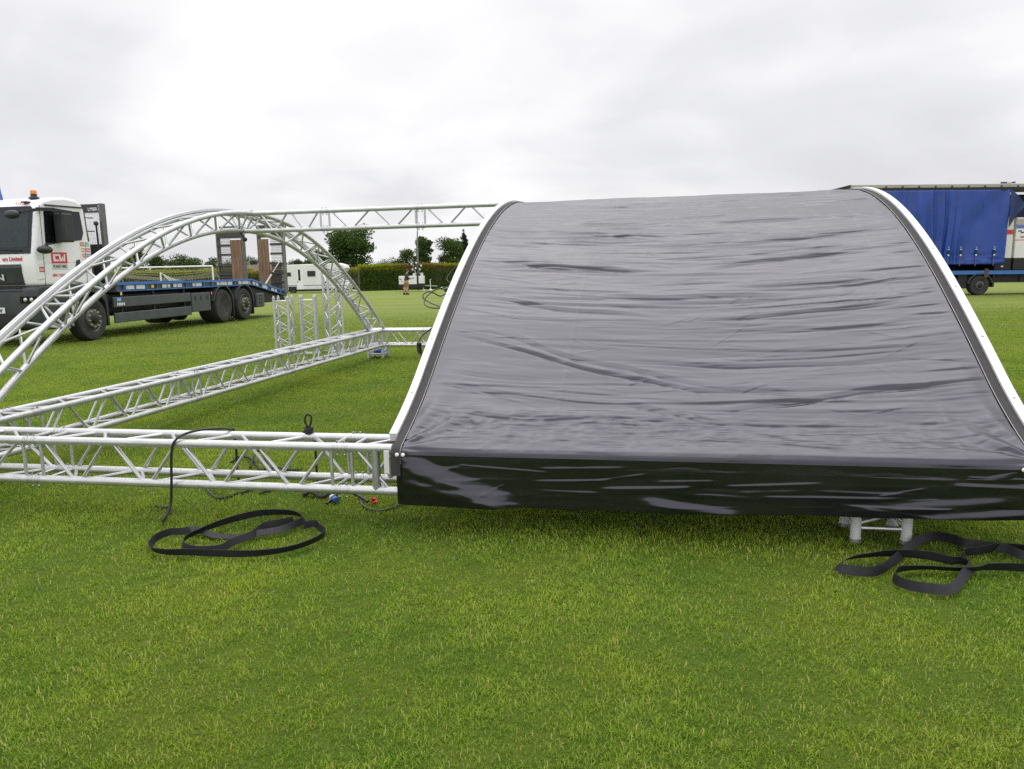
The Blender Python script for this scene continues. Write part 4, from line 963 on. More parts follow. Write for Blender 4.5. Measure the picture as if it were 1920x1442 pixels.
# ------------------------------------------------------------------ skinned figures
def skin(name, V, E, rad, mats, pick, parent, sub=2, root=0):
    me = bpy.data.meshes.new(name); me.from_pydata(V, E, []); o = bpy.data.objects.new(name, me); COL.objects.link(o)
    sm = o.modifiers.new('skin', 'SKIN'); sm.use_smooth_shade = True
    ss = o.modifiers.new('sub', 'SUBSURF'); ss.levels = sub; ss.render_levels = sub
    if not me.skin_vertices: me.attributes.new('skin', 'INT8', 'POINT')
    try:
        lay = me.skin_vertices[0].data
    except Exception:
        bpy.context.view_layer.objects.active = o; bpy.ops.mesh.customdata_skin_add(); lay = me.skin_vertices[0].data
    for i, r in enumerate(rad):
        lay[i].radius = (r, r) if not isinstance(r, tuple) else r; lay[i].use_root = (i == root)
    dg = bpy.context.evaluated_depsgraph_get(); dg.update(); m2 = bpy.data.meshes.new_from_object(o.evaluated_get(dg))
    bpy.data.objects.remove(o); m2.materials.clear()
    for m in mats: m2.materials.append(m)
    for p in m2.polygons: p.material_index = pick(p.center); p.use_smooth = True
    o2 = bpy.data.objects.new(name, m2); COL.objects.link(o2); o2.parent = parent; return o2
skin_m = pmat('skin', (0.50, 0.29, 0.21), 0.55, 0, .06, 20); hair_m = pmat('hair_brown', (0.06, 0.03, 0.02), 0.7)
jacket_m = pmat('jacket_olive', (0.038, 0.040, 0.030), 0.8, 0, .15, 12); shorts_m = pmat('shorts_tan', (0.30, 0.17, 0.055), 0.8, 0, .1, 10); boot_m = pmat('boot_brown', (0.045, 0.03, 0.022), 0.7); sock_m = pmat('sock', (0.10, 0.07, 0.05), .9)
hivis = pmat('hi_vis', (0.42, 0.72, 0.05), .6); shirt = pmat('shirt_white', (.7, .7, .7), .7)

def man(x, y, label):
    z = g(x, y); o = empty('person', (x, y, z), R(20)); tag(o, label, 'person')
    # local: +x is the way he faces (to the right in the photo), -y toward the camera
    V = [(0, 0, .93), (.02, 0, 1.12), (.03, 0, 1.33), (.05, 0, 1.46), (.08, 0, 1.54), (.10, 0, 1.66),
         (.02, -.17, 1.42), (.06, -.24, 1.16), (.27, -.16, 1.10), (.36, -.12, 1.13),
         (.02, .17, 1.42), (.07, .24, 1.17), (.27, .14, 1.12), (.36, .09, 1.15),
         (.0, -.09, .86), (.06, -.10, .50), (-.02, -.10, .10), (.10, -.10, .04),
         (.0, .09, .86), (-.07, .10, .50), (-.18, .10, .12), (-.07, .10, .04)]
    E = [(0, 1), (1, 2), (2, 3), (3, 4), (4, 5), (2, 6), (6, 7), (7, 8), (8, 9), (2, 10), (10, 11), (11, 12), (12, 13), (0, 14), (14, 15), (15, 16), (16, 17), (0, 18), (18, 19), (19, 20), (20, 21)]
    rad = [(.16, .14), (.165, .14), (.16, .125), .065, .06, .095, .075, .058, .045, .035, .075, .058, .045, .035, .10, .065, .045, .04, .10, .065, .045, .04]
    def pick(c): return 1 if (c.z < .50 and c.z > .14) or c.z > 1.50 or (c.x > .30 and c.z > 1) else 2 if c.z <= .14 else 1
    skin('body', V, E, rad, [skin_m, skin_m, boot_m], pick, o)
    jr = [r if not isinstance(r, tuple) else r[0] for r in rad]
    JV = [(0, 0, .86), (.02, 0, 1.12), (.03, 0, 1.36), (.05, 0, 1.47), (.02, -.17, 1.42), (.06, -.24, 1.16), (.25, -.165, 1.10), (.02, .17, 1.42), (.07, .24, 1.17), (.25, .15, 1.115)]
    skin('jacket', JV, [(0, 1), (1, 2), (2, 3), (2, 4), (4, 5), (5, 6), (2, 7), (7, 8), (8, 9)], [(.185, .165), (.195, .165), (.185, .145), .085, .095, .078, .06, .095, .078, .06], [jacket_m], lambda c: 0, o)
    SV = [(0, 0, .92), (.0, -.095, .80), (.055, -.105, .52), (.0, .095, .80), (-.065, .105, .52)]
    skin('shorts', SV, [(0, 1), (1, 2), (0, 3), (3, 4)], [(.18, .16), .125, .105, .125, .105], [shorts_m], lambda c: 0, o)
    MB().ball((.085, 0, 1.685), .105, 16, 10, (1, .9, 1)).build('hair', hair_m, o)
    MB().mat(skin_m).ball((.125, -.005, 1.645), .085, 14, 10, (.9, .85, 1.05)).ball((.21, 0, 1.63), .018, 8, 6).mat(hair_m).ball((.150, 0, 1.585), .062, 12, 8, (1, .95, .75)).mat(skin_m).ball((.11, -.085, 1.64), .022, 8, 6).build('head', None, o)
    for y_, zx in ((-.10, .05), (.10, -.12)): MB().ball((zx, y_, .06), .075, 12, 8, (1.7, .75, .8)).tube([(zx - .06, y_, .06), (zx - .07, y_, .17)], .06, 10).build('boot', boot_m, o)
    for y_, x_ in ((-.12, .37), (.085, .37)):
        mb = MB().ball((x_, y_, 1.14), .040, 10, 8, (1.1, .6, 1))
        for k in range(4): mb.tube([(x_ + .03, y_ + (k - 1.5) * .016, 1.15), (x_ + .07, y_ + (k - 1.5) * .013, 1.14 - .004 * k), (x_ + .085, y_ + (k - 1.5) * .012, 1.115)], .008, 6)
        mb.tube([(x_, y_ + .03, 1.15), (x_ + .04, y_ + .045, 1.17)], .009, 6); mb.build('hand', skin_m, o)
man(-7.23, 54.6, 'man in dark olive jacket and tan shorts walking across the field')
# driver seated in the cab, hi-vis showing through the windscreen
dr = empty('person', (0, 0, 0)); tag(dr, 'driver in hi-vis vest sitting behind the lorry windscreen', 'person')
dr.matrix_world = Matrix.Translation((-9.47, 17.5, g(-9.47, 17.5))) @ Matrix.Rotation(-LB, 4, 'Z')
bx = -.62
DV = [(bx, -.55, 1.55), (bx, -.58, 1.85), (bx, -.60, 2.08), (bx, -.62, 2.20), (bx, -.66, 2.33), (bx - .19, -.60, 2.05), (bx - .24, -.80, 1.86), (bx - .12, -1.02, 1.95), (bx + .19, -.60, 2.05), (bx + .24, -.80, 1.86), (bx + .14, -1.02, 1.95), (bx - .1, -.95, 1.52), (bx - .1, -1.0, 1.30), (bx + .1, -.95, 1.52), (bx + .1, -1.0, 1.30)]
skin('body', DV, [(0, 1), (1, 2), (2, 3), (3, 4), (2, 5), (5, 6), (6, 7), (2, 8), (8, 9), (9, 10), (0, 11), (11, 12), (0, 13), (13, 14)], [(.16, .13), (.17, .13), (.15, .11), .06, .10, .075, .055, .04, .075, .055, .04, .09, .06, .09, .06], [skin_m, hivis, shirt], lambda c: 1 if 1.5 < c.z < 2.15 and c.y > -.85 else 0, dr)
MB().ball((bx, -.63, 2.37), .105, 14, 10).build('hair', hair_m, dr)

# ------------------------------------------------------------------ curtain-sided trailer on the right (local x right, y away)
tz = g(20.9, 34.6); TL = R(0.75)
tr = empty('curtain_trailer', (20.9, 34.6, tz)); tr.rotation_euler = (0, TL, 0)
tag(tr, 'blue curtain sided trailer with its side half drawn open, beyond the tarpaulin', 'trailer')
TW = 2.5
roof = MB().mat(pmat('roof_grey', (.36, .35, .31), .5, 0, .1, 2)).prism([(-6.0, 4.68), (8.5, 4.68), (8.5, 4.84), (-6.0, 4.84)], 1, -.0, TW).build('roof', None, tr, bevel=.03, fixn=True)
MB().box(-6.0, -.012, 4.56, 8.5, .02, 4.68).build('curtain_track', chassis, tr)
for x in np.arange(-5.2, 8.4, .72): MB().box(x, -.03, 4.70, x + .06, -.003, 4.76).build('roof_roller', chassis, tr)
MB().prism([(0, 4.60), (TW, 4.60), (TW, 1.0), (0, 1.0)], 0, 8.35, 8.5).build('headboard', cream_body, tr, fixn=True)
MB().box(-6.0, .02, .95, 8.5, TW, 1.10).build('bed', chassis, tr)
MB().box(-6.0, -.01, .92, 8.5, .02, 1.08).build('side_rail', blue_paint, tr)
MB().box(-6.0, .30, .55, 8.5, .42, .95).box(-6.0, TW - .42, .55, 8.5, TW - .3, .95).build('chassis_rail', chassis, tr)
MB().box(1.9, .25, .55, 8.5, 2.0, .92).build('underframe', chassis, tr)
MB().box(-6.0, TW - .04, 1.1, 8.5, TW - .01, 4.58).build('far_curtain', curtain_dark, tr)
MB().box(-6.0, .0, 1.1, -5.9, TW, 4.6).build('rear_door', cream_body, tr)
# raised roof end flap at the rear
MB().prism([(-6.0, 4.84), (-6.0, 4.76), (-6.95, 4.52), (-6.98, 4.57)], 1, 0, TW).build('roof_flap', chassis, tr, fixn=True)
MB().box(.15, -.02, .78, .32, .02, 1.17).build('pillar_socket', pmat('rust_brown', (.10, .055, .04), .8, 0, .3), tr)
# curtain: gathered folds on the left, flat at the right, with a loose flap past its edge
def curtain():
    nx_, nz2 = 300, 60; X = np.linspace(-5.9, .98, nx_); T = np.linspace(0, 1, nz2); XX, TT = np.meshgrid(X, T)
    ztop, zbot = 4.57, 1.36; Zc = ztop + (zbot - ztop) * TT
    ga = np.clip((-.9 - XX) / 1.6, 0, 1); near = np.maximum(np.exp(-((XX + 2.05) / .9) ** 2), .38 * (XX < -1.2))
    ph = XX + .05 * np.sin(TT * 5 + XX * 2)
    Yc = -.05 - near * (.13 * (np.sin(ph * 15) * .7 + np.sin(ph * 26 + 1) * .4)) * (.35 + .65 * TT) - .02 * np.sin(XX * 3.3 + TT * 1.4) * TT
    Yc -= .10 * vnoise(XX * 1.3 + TT * 1.5, TT * 2.0, 31) + .08 * vnoise(XX * 3, TT * 3 + XX * .6, 32) * (1 - TT * .4)
    bt = smooth01((TT - .80) / .12); Yc -= bt * (.05 * vnoise(XX * 2.2, TT * 30, 33) + .02 * vnoise(XX * 6, TT * 45, 34))
    for x0, w in ((-.25, .05), (.45, .05)): Yc -= .03 * np.exp(-((XX - x0 - TT * .5) / w) ** 2) * np.exp(-((TT - .15) / .12) ** 2)
    co = np.stack([XX, Yc, Zc], -1).reshape(-1, 3); I = np.arange(nx_ * nz2).reshape(nz2, nx_)
    q = np.stack([I[:-1, :-1], I[1:, :-1], I[1:, 1:], I[:-1, 1:]], -1).reshape(-1, 4)
    o = np_mesh('curtain', co, q, mat=curtain_blue, parent=tr); sm = o.modifiers.new('s', 'SOLIDIFY'); sm.thickness = .006
    # flap
    P00, P10, P01 = np.array([.98, -.06, 4.57]), np.array([1.85, .15, 3.98]), np.array([1.0, -.05, 2.95]); n = 24
    U, Vv = np.meshgrid(np.linspace(0, 1, n), np.linspace(0, 1, n)); top = np.array([1.30, -.02, 4.40])
    A = P00[None, None] * (1 - U)[..., None] + (P10 * U[..., None] + (top - (P00 + P10) / 2) * (np.sin(pi * U))[..., None] * .3); B = P01[None, None] * (1 - U)[..., None] + (np.array([1.80, .16, 3.90])) * U[..., None]
    co = A * (1 - Vv)[..., None] + B * Vv[..., None]; co[..., 1] -= .05 * np.sin(U * 5 + Vv * 2)
    I = np.arange(n * n).reshape(n, n); q = np.stack([I[:-1, :-1], I[1:, :-1], I[1:, 1:], I[:-1, 1:]], -1).reshape(-1, 4)
    o = np_mesh('curtain_flap', co.reshape(-1, 3), q, mat=curtain_dark, parent=tr); sm = o.modifiers.new('s', 'SOLIDIFY'); sm.thickness = .006
curtain()
for x in (-5.0, -4.2, -3.4, -2.5, -1.60, -1.06, -.38, .42):
    e = empty('buckle_strap', (x, -.13, 0), parent=tr)
    MB().box(-.020, -.01, 1.30, .020, .0, 1.95).build('strap', pmat('strap_grey', (.10, .10, .13), .7), e)
    MB().mat(steel).tube([(-.03, -.02, 2.10), (0, -.02, 2.14), (.03, -.02, 2.10), (0, -.02, 2.06)], .009, 6, True).box(-.05, -.025, 2.0, .05, -.012, 2.03).mat(chassis).box(-.045, -.04, 1.80, .045, -.01, 1.98).mat(white_v).box(-.03, -.045, 1.74, .03, -.012, 1.80).build('buckle', None, e)
for x in (-1.54, .0, -3.0):
    wheel(tr, x, .0, 0, .44, .35, 'dual') if False else None
    w_ = wheel(tr, x, .02, .44, .44, .36, 'front', rz=R(-90), rimm=rim_m); 
    mb = MB(); prof = arc(x, .44, .52, 172, 12, 14); n_ = len(prof)
    for i in range(n_ - 1):
        a, b = prof[i], prof[i + 1]; k = 1.055
        mb.prism([a, b, (x + (b[0] - x) * k, .44 + (b[1] - .44) * k), (x + (a[0] - x) * k, .44 + (a[1] - .44) * k)], 1, -.03, .5)
    mb.build('mudguard', guard_grey, tr, fixn=True)
MB().box(-.95, .1, .3, -.55, .5, .95).build('axle_bracket', chassis, tr)
MB().box(.6, .1, .35, .68, .5, .95).build('axle_bracket', chassis, tr)
for x in (-1.54, 0., -3.0): MB().tube([(x, .1, .44), (x, TW - .1, .44)], .07, 10).build('axle', chassis, tr)
# generators standing on the bed
def genset(x, w, dy, h, label, red):
    e = empty('generator', (20.9, 34.6, tz)); e.rotation_euler = (0, TL, 0); tag(e, label, 'generator')
    z0 = 1.10
    MB().box(x, dy, z0, x + w, dy + 1.4, z0 + .52).build('base_frame', chassis, e, bevel=.02)
    MB().box(x + .01, dy + .01, z0 + .52, x + w - .01, dy + 1.39, h).build('housing', cream_body, e, bevel=.03)
    y = dy + .008
    if red:
        MB().box(x + .01, y - .004, 2.66, x + w - .01, y, 2.87).build('stripe', red_m, e, smooth=False)
        for zz in (2.52, 2.38, 1.98): MB().box(x + .17, y - .004, zz, x + .27, y, zz + .07).build('sticker', sky_v, e, smooth=False)
        MB().prism([(x + .33, 2.26), (x + .385, 2.205), (x + .33, 2.15), (x + .275, 2.205)], 1, y - .004, y).build('sticker', red_m, e, smooth=False)
    else:
        MB().box(x + .01, y - .004, 2.92, x + w, y, 3.08).build('stripe', blue_v, e, smooth=False); MB().box(x + .01, y - .004, 3.08, x + w, y, 3.34).build('louvre', pmat('beige', (.40, .36, .33), .6), e, smooth=False)
        MB().box(x + .0, y - .004, 2.40, x + .55, y, 2.43).build('stripe', red_m, e, smooth=False)
        for a, b in ((.10, 2.78), (.22, 2.72), (.22, 2.52)): MB().box(x + a, y - .004, b, x + a + .16, y, b + .05).build('sticker', blk_v, e, smooth=False)
    MB().ball((x + w * .45, dy - .01, z0 + .16), .045, 10, 6, (1.4, .3, .8)).build('lamp', white_v, e)
genset(.75, .76, .30, 3.45, 'white generator cabinet with a red band, half behind the blue curtain', True)
genset(1.54, 2.4, .22, 3.40, 'cream generator cabinet with a blue band at the right edge of frame', False)

# ------------------------------------------------------------------ motorhome (local x to the front, y away)
mz = g(-17.5, 70.7) - .08
mh = empty('motorhome', (-20.6, 70.7, mz)); mh.scale = (.955, 1, 1); tag(mh, 'white motorhome with a blue side stripe parked beside the hedge', 'motorhome')
MB().prism([(0, .42), (4.55, .42), (4.55, 1.60), (5.2, 1.72), (5.85, 1.95), (6.02, 2.25), (5.9, 2.52), (5.3, 2.70), (0, 2.62)], 1, 0, 2.2).build('body', white_body, mh, bevel=.06, seg=3, fixn=True)
MB().prism([(4.5, .40), (6.15, .40), (6.25, .85), (5.95, 1.10), (5.45, 1.62), (5.2, 1.75), (4.5, 1.62)], 1, .12, 2.08).build('cab_front', white_body, mh, bevel=.06, seg=3, fixn=True)
MB().prism([(4.75, 1.12), (5.75, 1.12), (5.35, 1.60), (4.75, 1.60)], 1, .108, .118).build('cab_window', glass_black, mh, smooth=False)
MB().prism([(5.90, 1.14), (5.93, 1.16), (5.50, 1.68), (5.46, 1.66)], 1, .25, 1.95).build('windscreen', glass_black, mh, smooth=False, fixn=True)
for z0, z1 in ((.72, .79),): MB().box(.05, -.004, z0, 4.6, .0, z1).build('stripe', blue_v, mh, smooth=False)
MB().box(0, -.01, .40, 4.6, .01, .58).build('skirt', pale_v, mh, bevel=.01)
dz = empty('door', parent=mh); MB().box(1.40, -.014, .42, 2.0, .0, 2.27).build('door_leaf', white_v, dz, bevel=.01); MB().box(1.55, -.020, 1.20, 1.76, -.012, 2.20).build('door_window', glass_black, dz); MB().box(1.43, -.03, 1.05, 1.50, -.012, 1.15).build('handle', blk_plastic, dz)
for x0, x1, z0, z1 in ((2.38, 3.24, 1.5, 2.10), (.42, .92, 1.55, 2.0)):
    e = empty('window', parent=mh); MB().box(x0, -.016, z0, x1, .0, z1).build('frame', pale_v, e, bevel=.01); MB().box(x0 + .05, -.022, z0 + .05, x1 - .05, -.014, z1 - .05).build('pane', glass_black, e)
MB().box(3.98, -.02, .93, 4.14, .0, 1.08).build('vent', blk_plastic, mh)
for x in (2.4, 3.2): MB().box(x, -.015, .58, x + .06, .0, .66).build('marker_lamp', amber, mh)
for x in (.95, 5.35): wheel(mh, x, .03, .33, .33, .25, 'car', rz=R(-90), rimm=rim_m)
MB().box(.55, -.012, .35, 1.35, .03, .68).build('wheel_arch', chassis, mh, bevel=.03)
MB().box(.2, .1, .22, 6.0, 2.1, .5).build('underbody', chassis, mh)
MB().ball((6.12, .25, .85), .14, 10, 8, (.6, .8, .7)).build('headlight', glass_black, mh)

# ------------------------------------------------------------------ lighting tower trailer
lt = empty('lighting_tower', (-8.3, 66, g(-8.3, 66))); tag(lt, 'white mobile lighting tower trailer with folded lamps standing before the hedge', 'lighting tower')
MB().box(-1.08, 0, .62, .43, 1.2, 1.32).build('canopy', white_body, lt, bevel=.03)
MB().box(.58, 0.1, .66, 1.02, 1.1, 1.30).build('canopy', white_body, lt, bevel=.03)
MB().box(-1.15, .05, .34, 1.05, 1.15, .63).build('chassis_frame', chassis, lt)
MB().box(-1.02, -.008, 1.02, -.86, .0, 1.10).build('latch', blk_plastic, lt); MB().box(-.9, -.008, .86, -.76, .0, .93).build('latch', red_m, lt); MB().box(-.62, -.008, .85, -.52, .0, 1.12).build('sticker', red_m, lt); MB().box(.1, -.008, 1.10, .24, .0, 1.17).build('latch', blk_plastic, lt)
wheel(lt, -.52, -.12, .31, .31, .2, 'car', rz=R(-90), rimm=pale_v)
MB().box(.44, .3, .1, .58, .6, 1.6).build('mast_base', chassis, lt)
MB().tube([(.52, .45, 1.0), (.55, .45, 3.4)], .075, 10).tube([(.55, .45, 3.4), (.60, .45, 5.0)], .055, 10).tube([(.60, .45, 5.0), (.64, .45, 6.95)], .04, 10).build('mast', pmat('mast_grey', (.22, .22, .22), .4, .5), lt)
for x, z in ((-.05, 2.30), (.35, 2.38), (.75, 2.15), (.02, 1.85), (.62, 1.85), (.28, 1.95)):
    e = empty('floodlight', (x, .35, z), parent=lt); MB().ball((0, 0, 0), .19, 12, 8, (1, .7, .85)).build('housing', chassis, e); MB().ball((.06, -.09, .0), .11, 10, 8, (.9, .45, .9)).build('lens', pale_v, e)
MB().bar((.1, .4, 2.35), (.35, .4, 1.4), .06, .06).bar((-.15, .4, 2.42), (.5, .4, 2.48), .05, .05).bar((.2, .4, 1.5), (.9, .4, 1.55), .05, .05).build('lamp_bracket', pale_v, lt)
for x in (.2, .85): MB().box(x - .1, .2, 1.3, x + .1, .7, 1.55).build('lamp_cradle', pale_v, lt)
MB().bar((1.0, .5, .48), (2.1, .5, .42), .06, .06).build('drawbar', steel, lt)
for x in (.95, 1.55): 
    MB().tube([(x, .3, .18), (x, .3, .95)], .035, 8).lathe([(.0, .17), (.03, .17), (.12, .05)], (x, .3, .08), 2, 12).tube([(x - .05, .3, .95), (x + .1, .3, 1.0)], .02, 6).build('jack_leg', pale_v, lt)

# ------------------------------------------------------------------ football goals with nets
net_m = pmat('net_white', (.62, .62, .60), .8)
def goal(x0, x1, y, hgt, depth, label, rz=0.0):
    xm = (x0 + x1) / 2; z = g(xm, y); e = empty('football_goal', (xm, y, z), rz); tag(e, label, 'goal'); w = (x1 - x0) / 2
    for s in (-w, w): MB().tube([(s, 0, 0), (s, 0, hgt)], .06, 10).build('post', white_v, e)
    MB().tube([(-w, 0, hgt), (w, 0, hgt)], .06, 10).build('crossbar', white_v, e)
    for s in (-w, w): MB().tube([(s, 0, hgt), (s * 1.02, depth, .8), (s * 1.02, depth, 0)], .03, 8).build('stay', steel, e)
    mb = MB(); nx_ = int(w * 2 / .2)
    for i in range(nx_ + 1):
        x = -w + 2 * w * i / nx_; sg = .35 * sin(pi * i / nx_)
        mb.tube([(x, .05, hgt - .03), (x, depth * .35, hgt - .45 - sg), (x, depth * .9, hgt - .75 - sg * .8), (x, depth, 0)], .005, 4)
    for k in range(13):
        f = k / 12; pts = []
        for i in range(0, nx_ + 1, 2):
            x = -w + 2 * w * i / nx_; sg = .35 * sin(pi * i / nx_); P_ = [(0, hgt - .03), (depth * .35, hgt - .45 - sg), (depth * .9, hgt - .75 - sg * .8), (depth, 0)]
            t = f * 3; j = min(int(t), 2); a, b = P_[j], P_[j + 1]; q = t - j; pts.append((x, a[0] + (b[0] - a[0]) * q, a[1] + (b[1] - a[1]) * q))
        mb.tube(pts, .005, 4)
    mb.build('net', net_m, e)
    return e
goal(-30.2, -22.75, 60, 2.40, 1.8, 'white football goal with a sagging net beyond the blue deck')
goal(-33.5, -28.5, 69.5, 2.05, 2.2, 'smaller white goal seen end on behind the larger football goal', R(-66))

# ------------------------------------------------------------------ plants
def leaf_mat(name, lo, hi, scale=.6, tip=None, z0=0, z1=1):
    m, t, b = new_mat(name); t.nodes.remove(b); geo = N(t, 'ShaderNodeNewGeometry')
    at = N(t, 'ShaderNodeAttribute'); at.attribute_name = 'tone'
    n = noise(t, geo.outputs['Position'], scale, 4.0, .6)
    f = math_(t, 'ADD', math_(t, 'MULTIPLY', remap(t, n, .3, .7, 0, 1), .55), math_(t, 'MULTIPLY', at.outputs['Fac'], .45))
    c = mixc(t, f, lo + (1,), hi + (1,))
    if tip:
        tcn = N(t, 'ShaderNodeTexCoord'); sxn = N(t, 'ShaderNodeSeparateXYZ'); t.links.new(tcn.outputs['Object'], sxn.inputs[0])
        fz = remap(t, math_(t, 'ADD', sxn.outputs[2], math_(t, 'MULTIPLY', at.outputs['Fac'], .3)), z0, z1, 0, 1)
        nn_ = noise(t, geo.outputs['Position'], .35, 2.0, .5); tc_ = mixc(t, remap(t, nn_, .42, .58, 0, 1), tip[0] + (1,), tip[1] + (1,))
        c = mixc(t, math_(t, 'MULTIPLY', fz, .85), c, tc_)
    d = N(t, 'ShaderNodeBsdfDiffuse'); t.links.new(c, d.inputs[0]); tr_ = N(t, 'ShaderNodeBsdfTranslucent'); t.links.new(c, tr_.inputs[0])
    m1 = N(t, 'ShaderNodeMixShader'); m1.inputs[0].default_value = .3; t.links.new(d.outputs[0], m1.inputs[1]); t.links.new(tr_.outputs[0], m1.inputs[2])
    t.links.new(m1.outputs[0], t.nodes['Material Output'].inputs[0]); return m
lf_dark = leaf_mat('leaf_dark', (.034, .070, .020), (.098, .152, .040), .5); lf_mid = leaf_mat('leaf_mid', (.035, .066, .018), (.105, .150, .036), .4); lf_con = leaf_mat('leaf_conifer', (.018, .036, .020), (.045, .070, .034), .5)
lf_hedge = leaf_mat('leaf_hedge', (.032, .074, .013), (.120, .195, .032), 1.1, ((.30, .33, .03), (.30, .20, .05)), 1.85, 2.5)
lf_yel = leaf_mat('leaf_hedge_yellow', (.040, .07, .012), (.13, .17, .03), .9, ((.34, .36, .03), (.32, .30, .06)), 1.5, 2.4)
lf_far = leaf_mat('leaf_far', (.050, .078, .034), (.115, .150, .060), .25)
def leaves(name, C, size, mat, parent, seed, flat=.0):
    rg = np.random.default_rng(seed); n = len(C); a = rg.normal(0, 1, (n, 3)); a /= np.linalg.norm(a, axis=1)[:, None]; b = rg.normal(0, 1, (n, 3)); b -= (a * b).sum(1)[:, None] * a; b /= np.linalg.norm(b, axis=1)[:, None]
    s = (size * rg.uniform(.5, 1.2, n))[:, None]; co = np.stack([C - a * s * .5, C + b * s * .32, C + a * s * .5, C - b * s * .32], 1).reshape(-1, 3)
    o = np_mesh(name, co, np.arange(n * 4).reshape(n, 4), mat=mat, parent=parent, smooth=False)
    at = o.data.attributes.new('tone', 'FLOAT', 'POINT'); at.data.foreach_set('value', np.repeat(rg.random(n), 4).astype(np.float32)); return o
def tree(x, y, h, w, label, mat, seed, kind='round', n=5200, grp='trees beyond the hedge', low=.02):
    z = g(x, y) - .05; e = empty('tree', (x, y, z)); tag(e, label, 'tree', grp); rg = np.random.default_rng(seed)
    mb = MB(); tp_ = [(0, 0, 0), (rg.normal(0, .1), 0, h * .25), (rg.normal(0, .2), 0, h * .55), (0, 0, h * .85)]; mb.tube(tp_, [h * .035, h * .028, h * .018, h * .006], 8)
    blobs = []
    if kind == 'conifer':
        for i in range(26):
            f = i / 25; zz = h * (.12 + .88 * f); rad = w / 2 * (1 - f) ** .8 + .15
            for k in range(3):
                q = rg.uniform(0, 2 * pi); blobs.append((rad * .55 * cos(q), rad * .55 * sin(q), zz, rad * .5, h * .04))
    else:
        nb = 22
        for i in range(nb):
            th = rg.uniform(0, 2 * pi); f = rg.uniform(low + .05, .93); prof = sin(pi * min(1, ((f - low) / (1.02 - low))) ** .75) ** .6
            rr2 = w / 2 * prof * rg.uniform(.35, .85); br = w * rg.uniform(.11, .20)
            blobs.append((rr2 * cos(th), rr2 * sin(th), h * f, br, br * rg.uniform(.6, .9)))
            if i < 9: mb.tube([(0, 0, h * f * .62), (rr2 * .5 * cos(th), rr2 * .5 * sin(th), h * f * .86), (rr2 * cos(th), rr2 * sin(th), h * f)], [h * .012, h * .008, h * .003], 6)
        for f in (.35, .5, .65, .8): blobs.append((0, 0, h * f, w * .24, h * .10))
    mb.build('trunk', bark, e)
    B = np.array(blobs); pw = B[:, 3] ** 1.6; pw /= pw.sum(); k = rg.choice(len(B), n, p=pw); d = rg.normal(0, 1, (n, 3)); d /= np.linalg.norm(d, axis=1)[:, None]; rad = rg.random(n) ** .45 * 1.08
    C = B[k, :3] + d * rad[:, None] * np.stack([B[k, 3], B[k, 3], B[k, 4]], 1)
    leaves('crown', C, h * .034 + .10, mat, e, seed + 1)
    return e
TREES = [(658, 424, 180, 78, 'tall broadleaf tree with dark green crown between motorhome and hedge', lf_dark, 'round', 7500), (794, 447, 150, 44, 'dark rounded tree behind the lighting tower mast', lf_dark, 'round', 5200), (849, 450, 150, 64, 'broad lighter green tree just left of the tarpaulin', lf_mid, 'round', 5200), (869, 437, 172, 34, 'dark conifer rising above the broad green tree', lf_con, 'conifer', 4200),
    (251, 466, 160, 48, 'tree seen through the bare arch left of the goal', lf_mid, 'round', 4000), (292, 482, 165, 40, 'low tree behind the left end of the goal net', lf_dark, 'round', 3000), (352, 479, 170, 70, 'wide bushy tree beyond the middle of the goal', lf_mid, 'round', 4500), (397, 486, 175, 44, 'small tree behind the right goal post', lf_dark, 'round', 3000), (320, 488, 190, 40, 'pale low tree between two larger ones beyond the goal', lf_far, 'round', 2500),
    (472, 484, 175, 42, 'green tree showing between the two upright loading ramps', lf_mid, 'round', 3200), (512, 487, 180, 40, 'tree seen through the mesh of the right loading ramp', lf_dark, 'round', 2500), (592, 472, 170, 52, 'green tree rising over the motorhome roof', lf_mid, 'round', 4000), (557, 486, 185, 34, 'low tree left of the one above the motorhome roof', lf_far, 'round', 2600),
    (762, 470, 160, 40, 'slim tree left of the mast, joined to its darker neighbour', lf_mid, 'round', 3000), (742, 486, 165, 44, 'low tree sloping down left of the lighting tower', lf_mid, 'round', 2600), (722, 490, 230, 40, 'distant pale tree above the hedge beside the big dark one', lf_far, 'round', 2200), (430, 488, 200, 50, 'far tree hidden mostly by the left loading ramp', lf_far, 'round', 2400)]
for i, (u, v, Yd, wp, lab, m, kd, n) in enumerate(TREES):
    p = apt(u, v, Yd); z = g(p.x, Yd); tree(p.x, Yd, (p.z - z) * 1.05, wp * 1.28 * Yd / FPX, lab, m, 100 + i * 3, kd, int(n * 1.7))
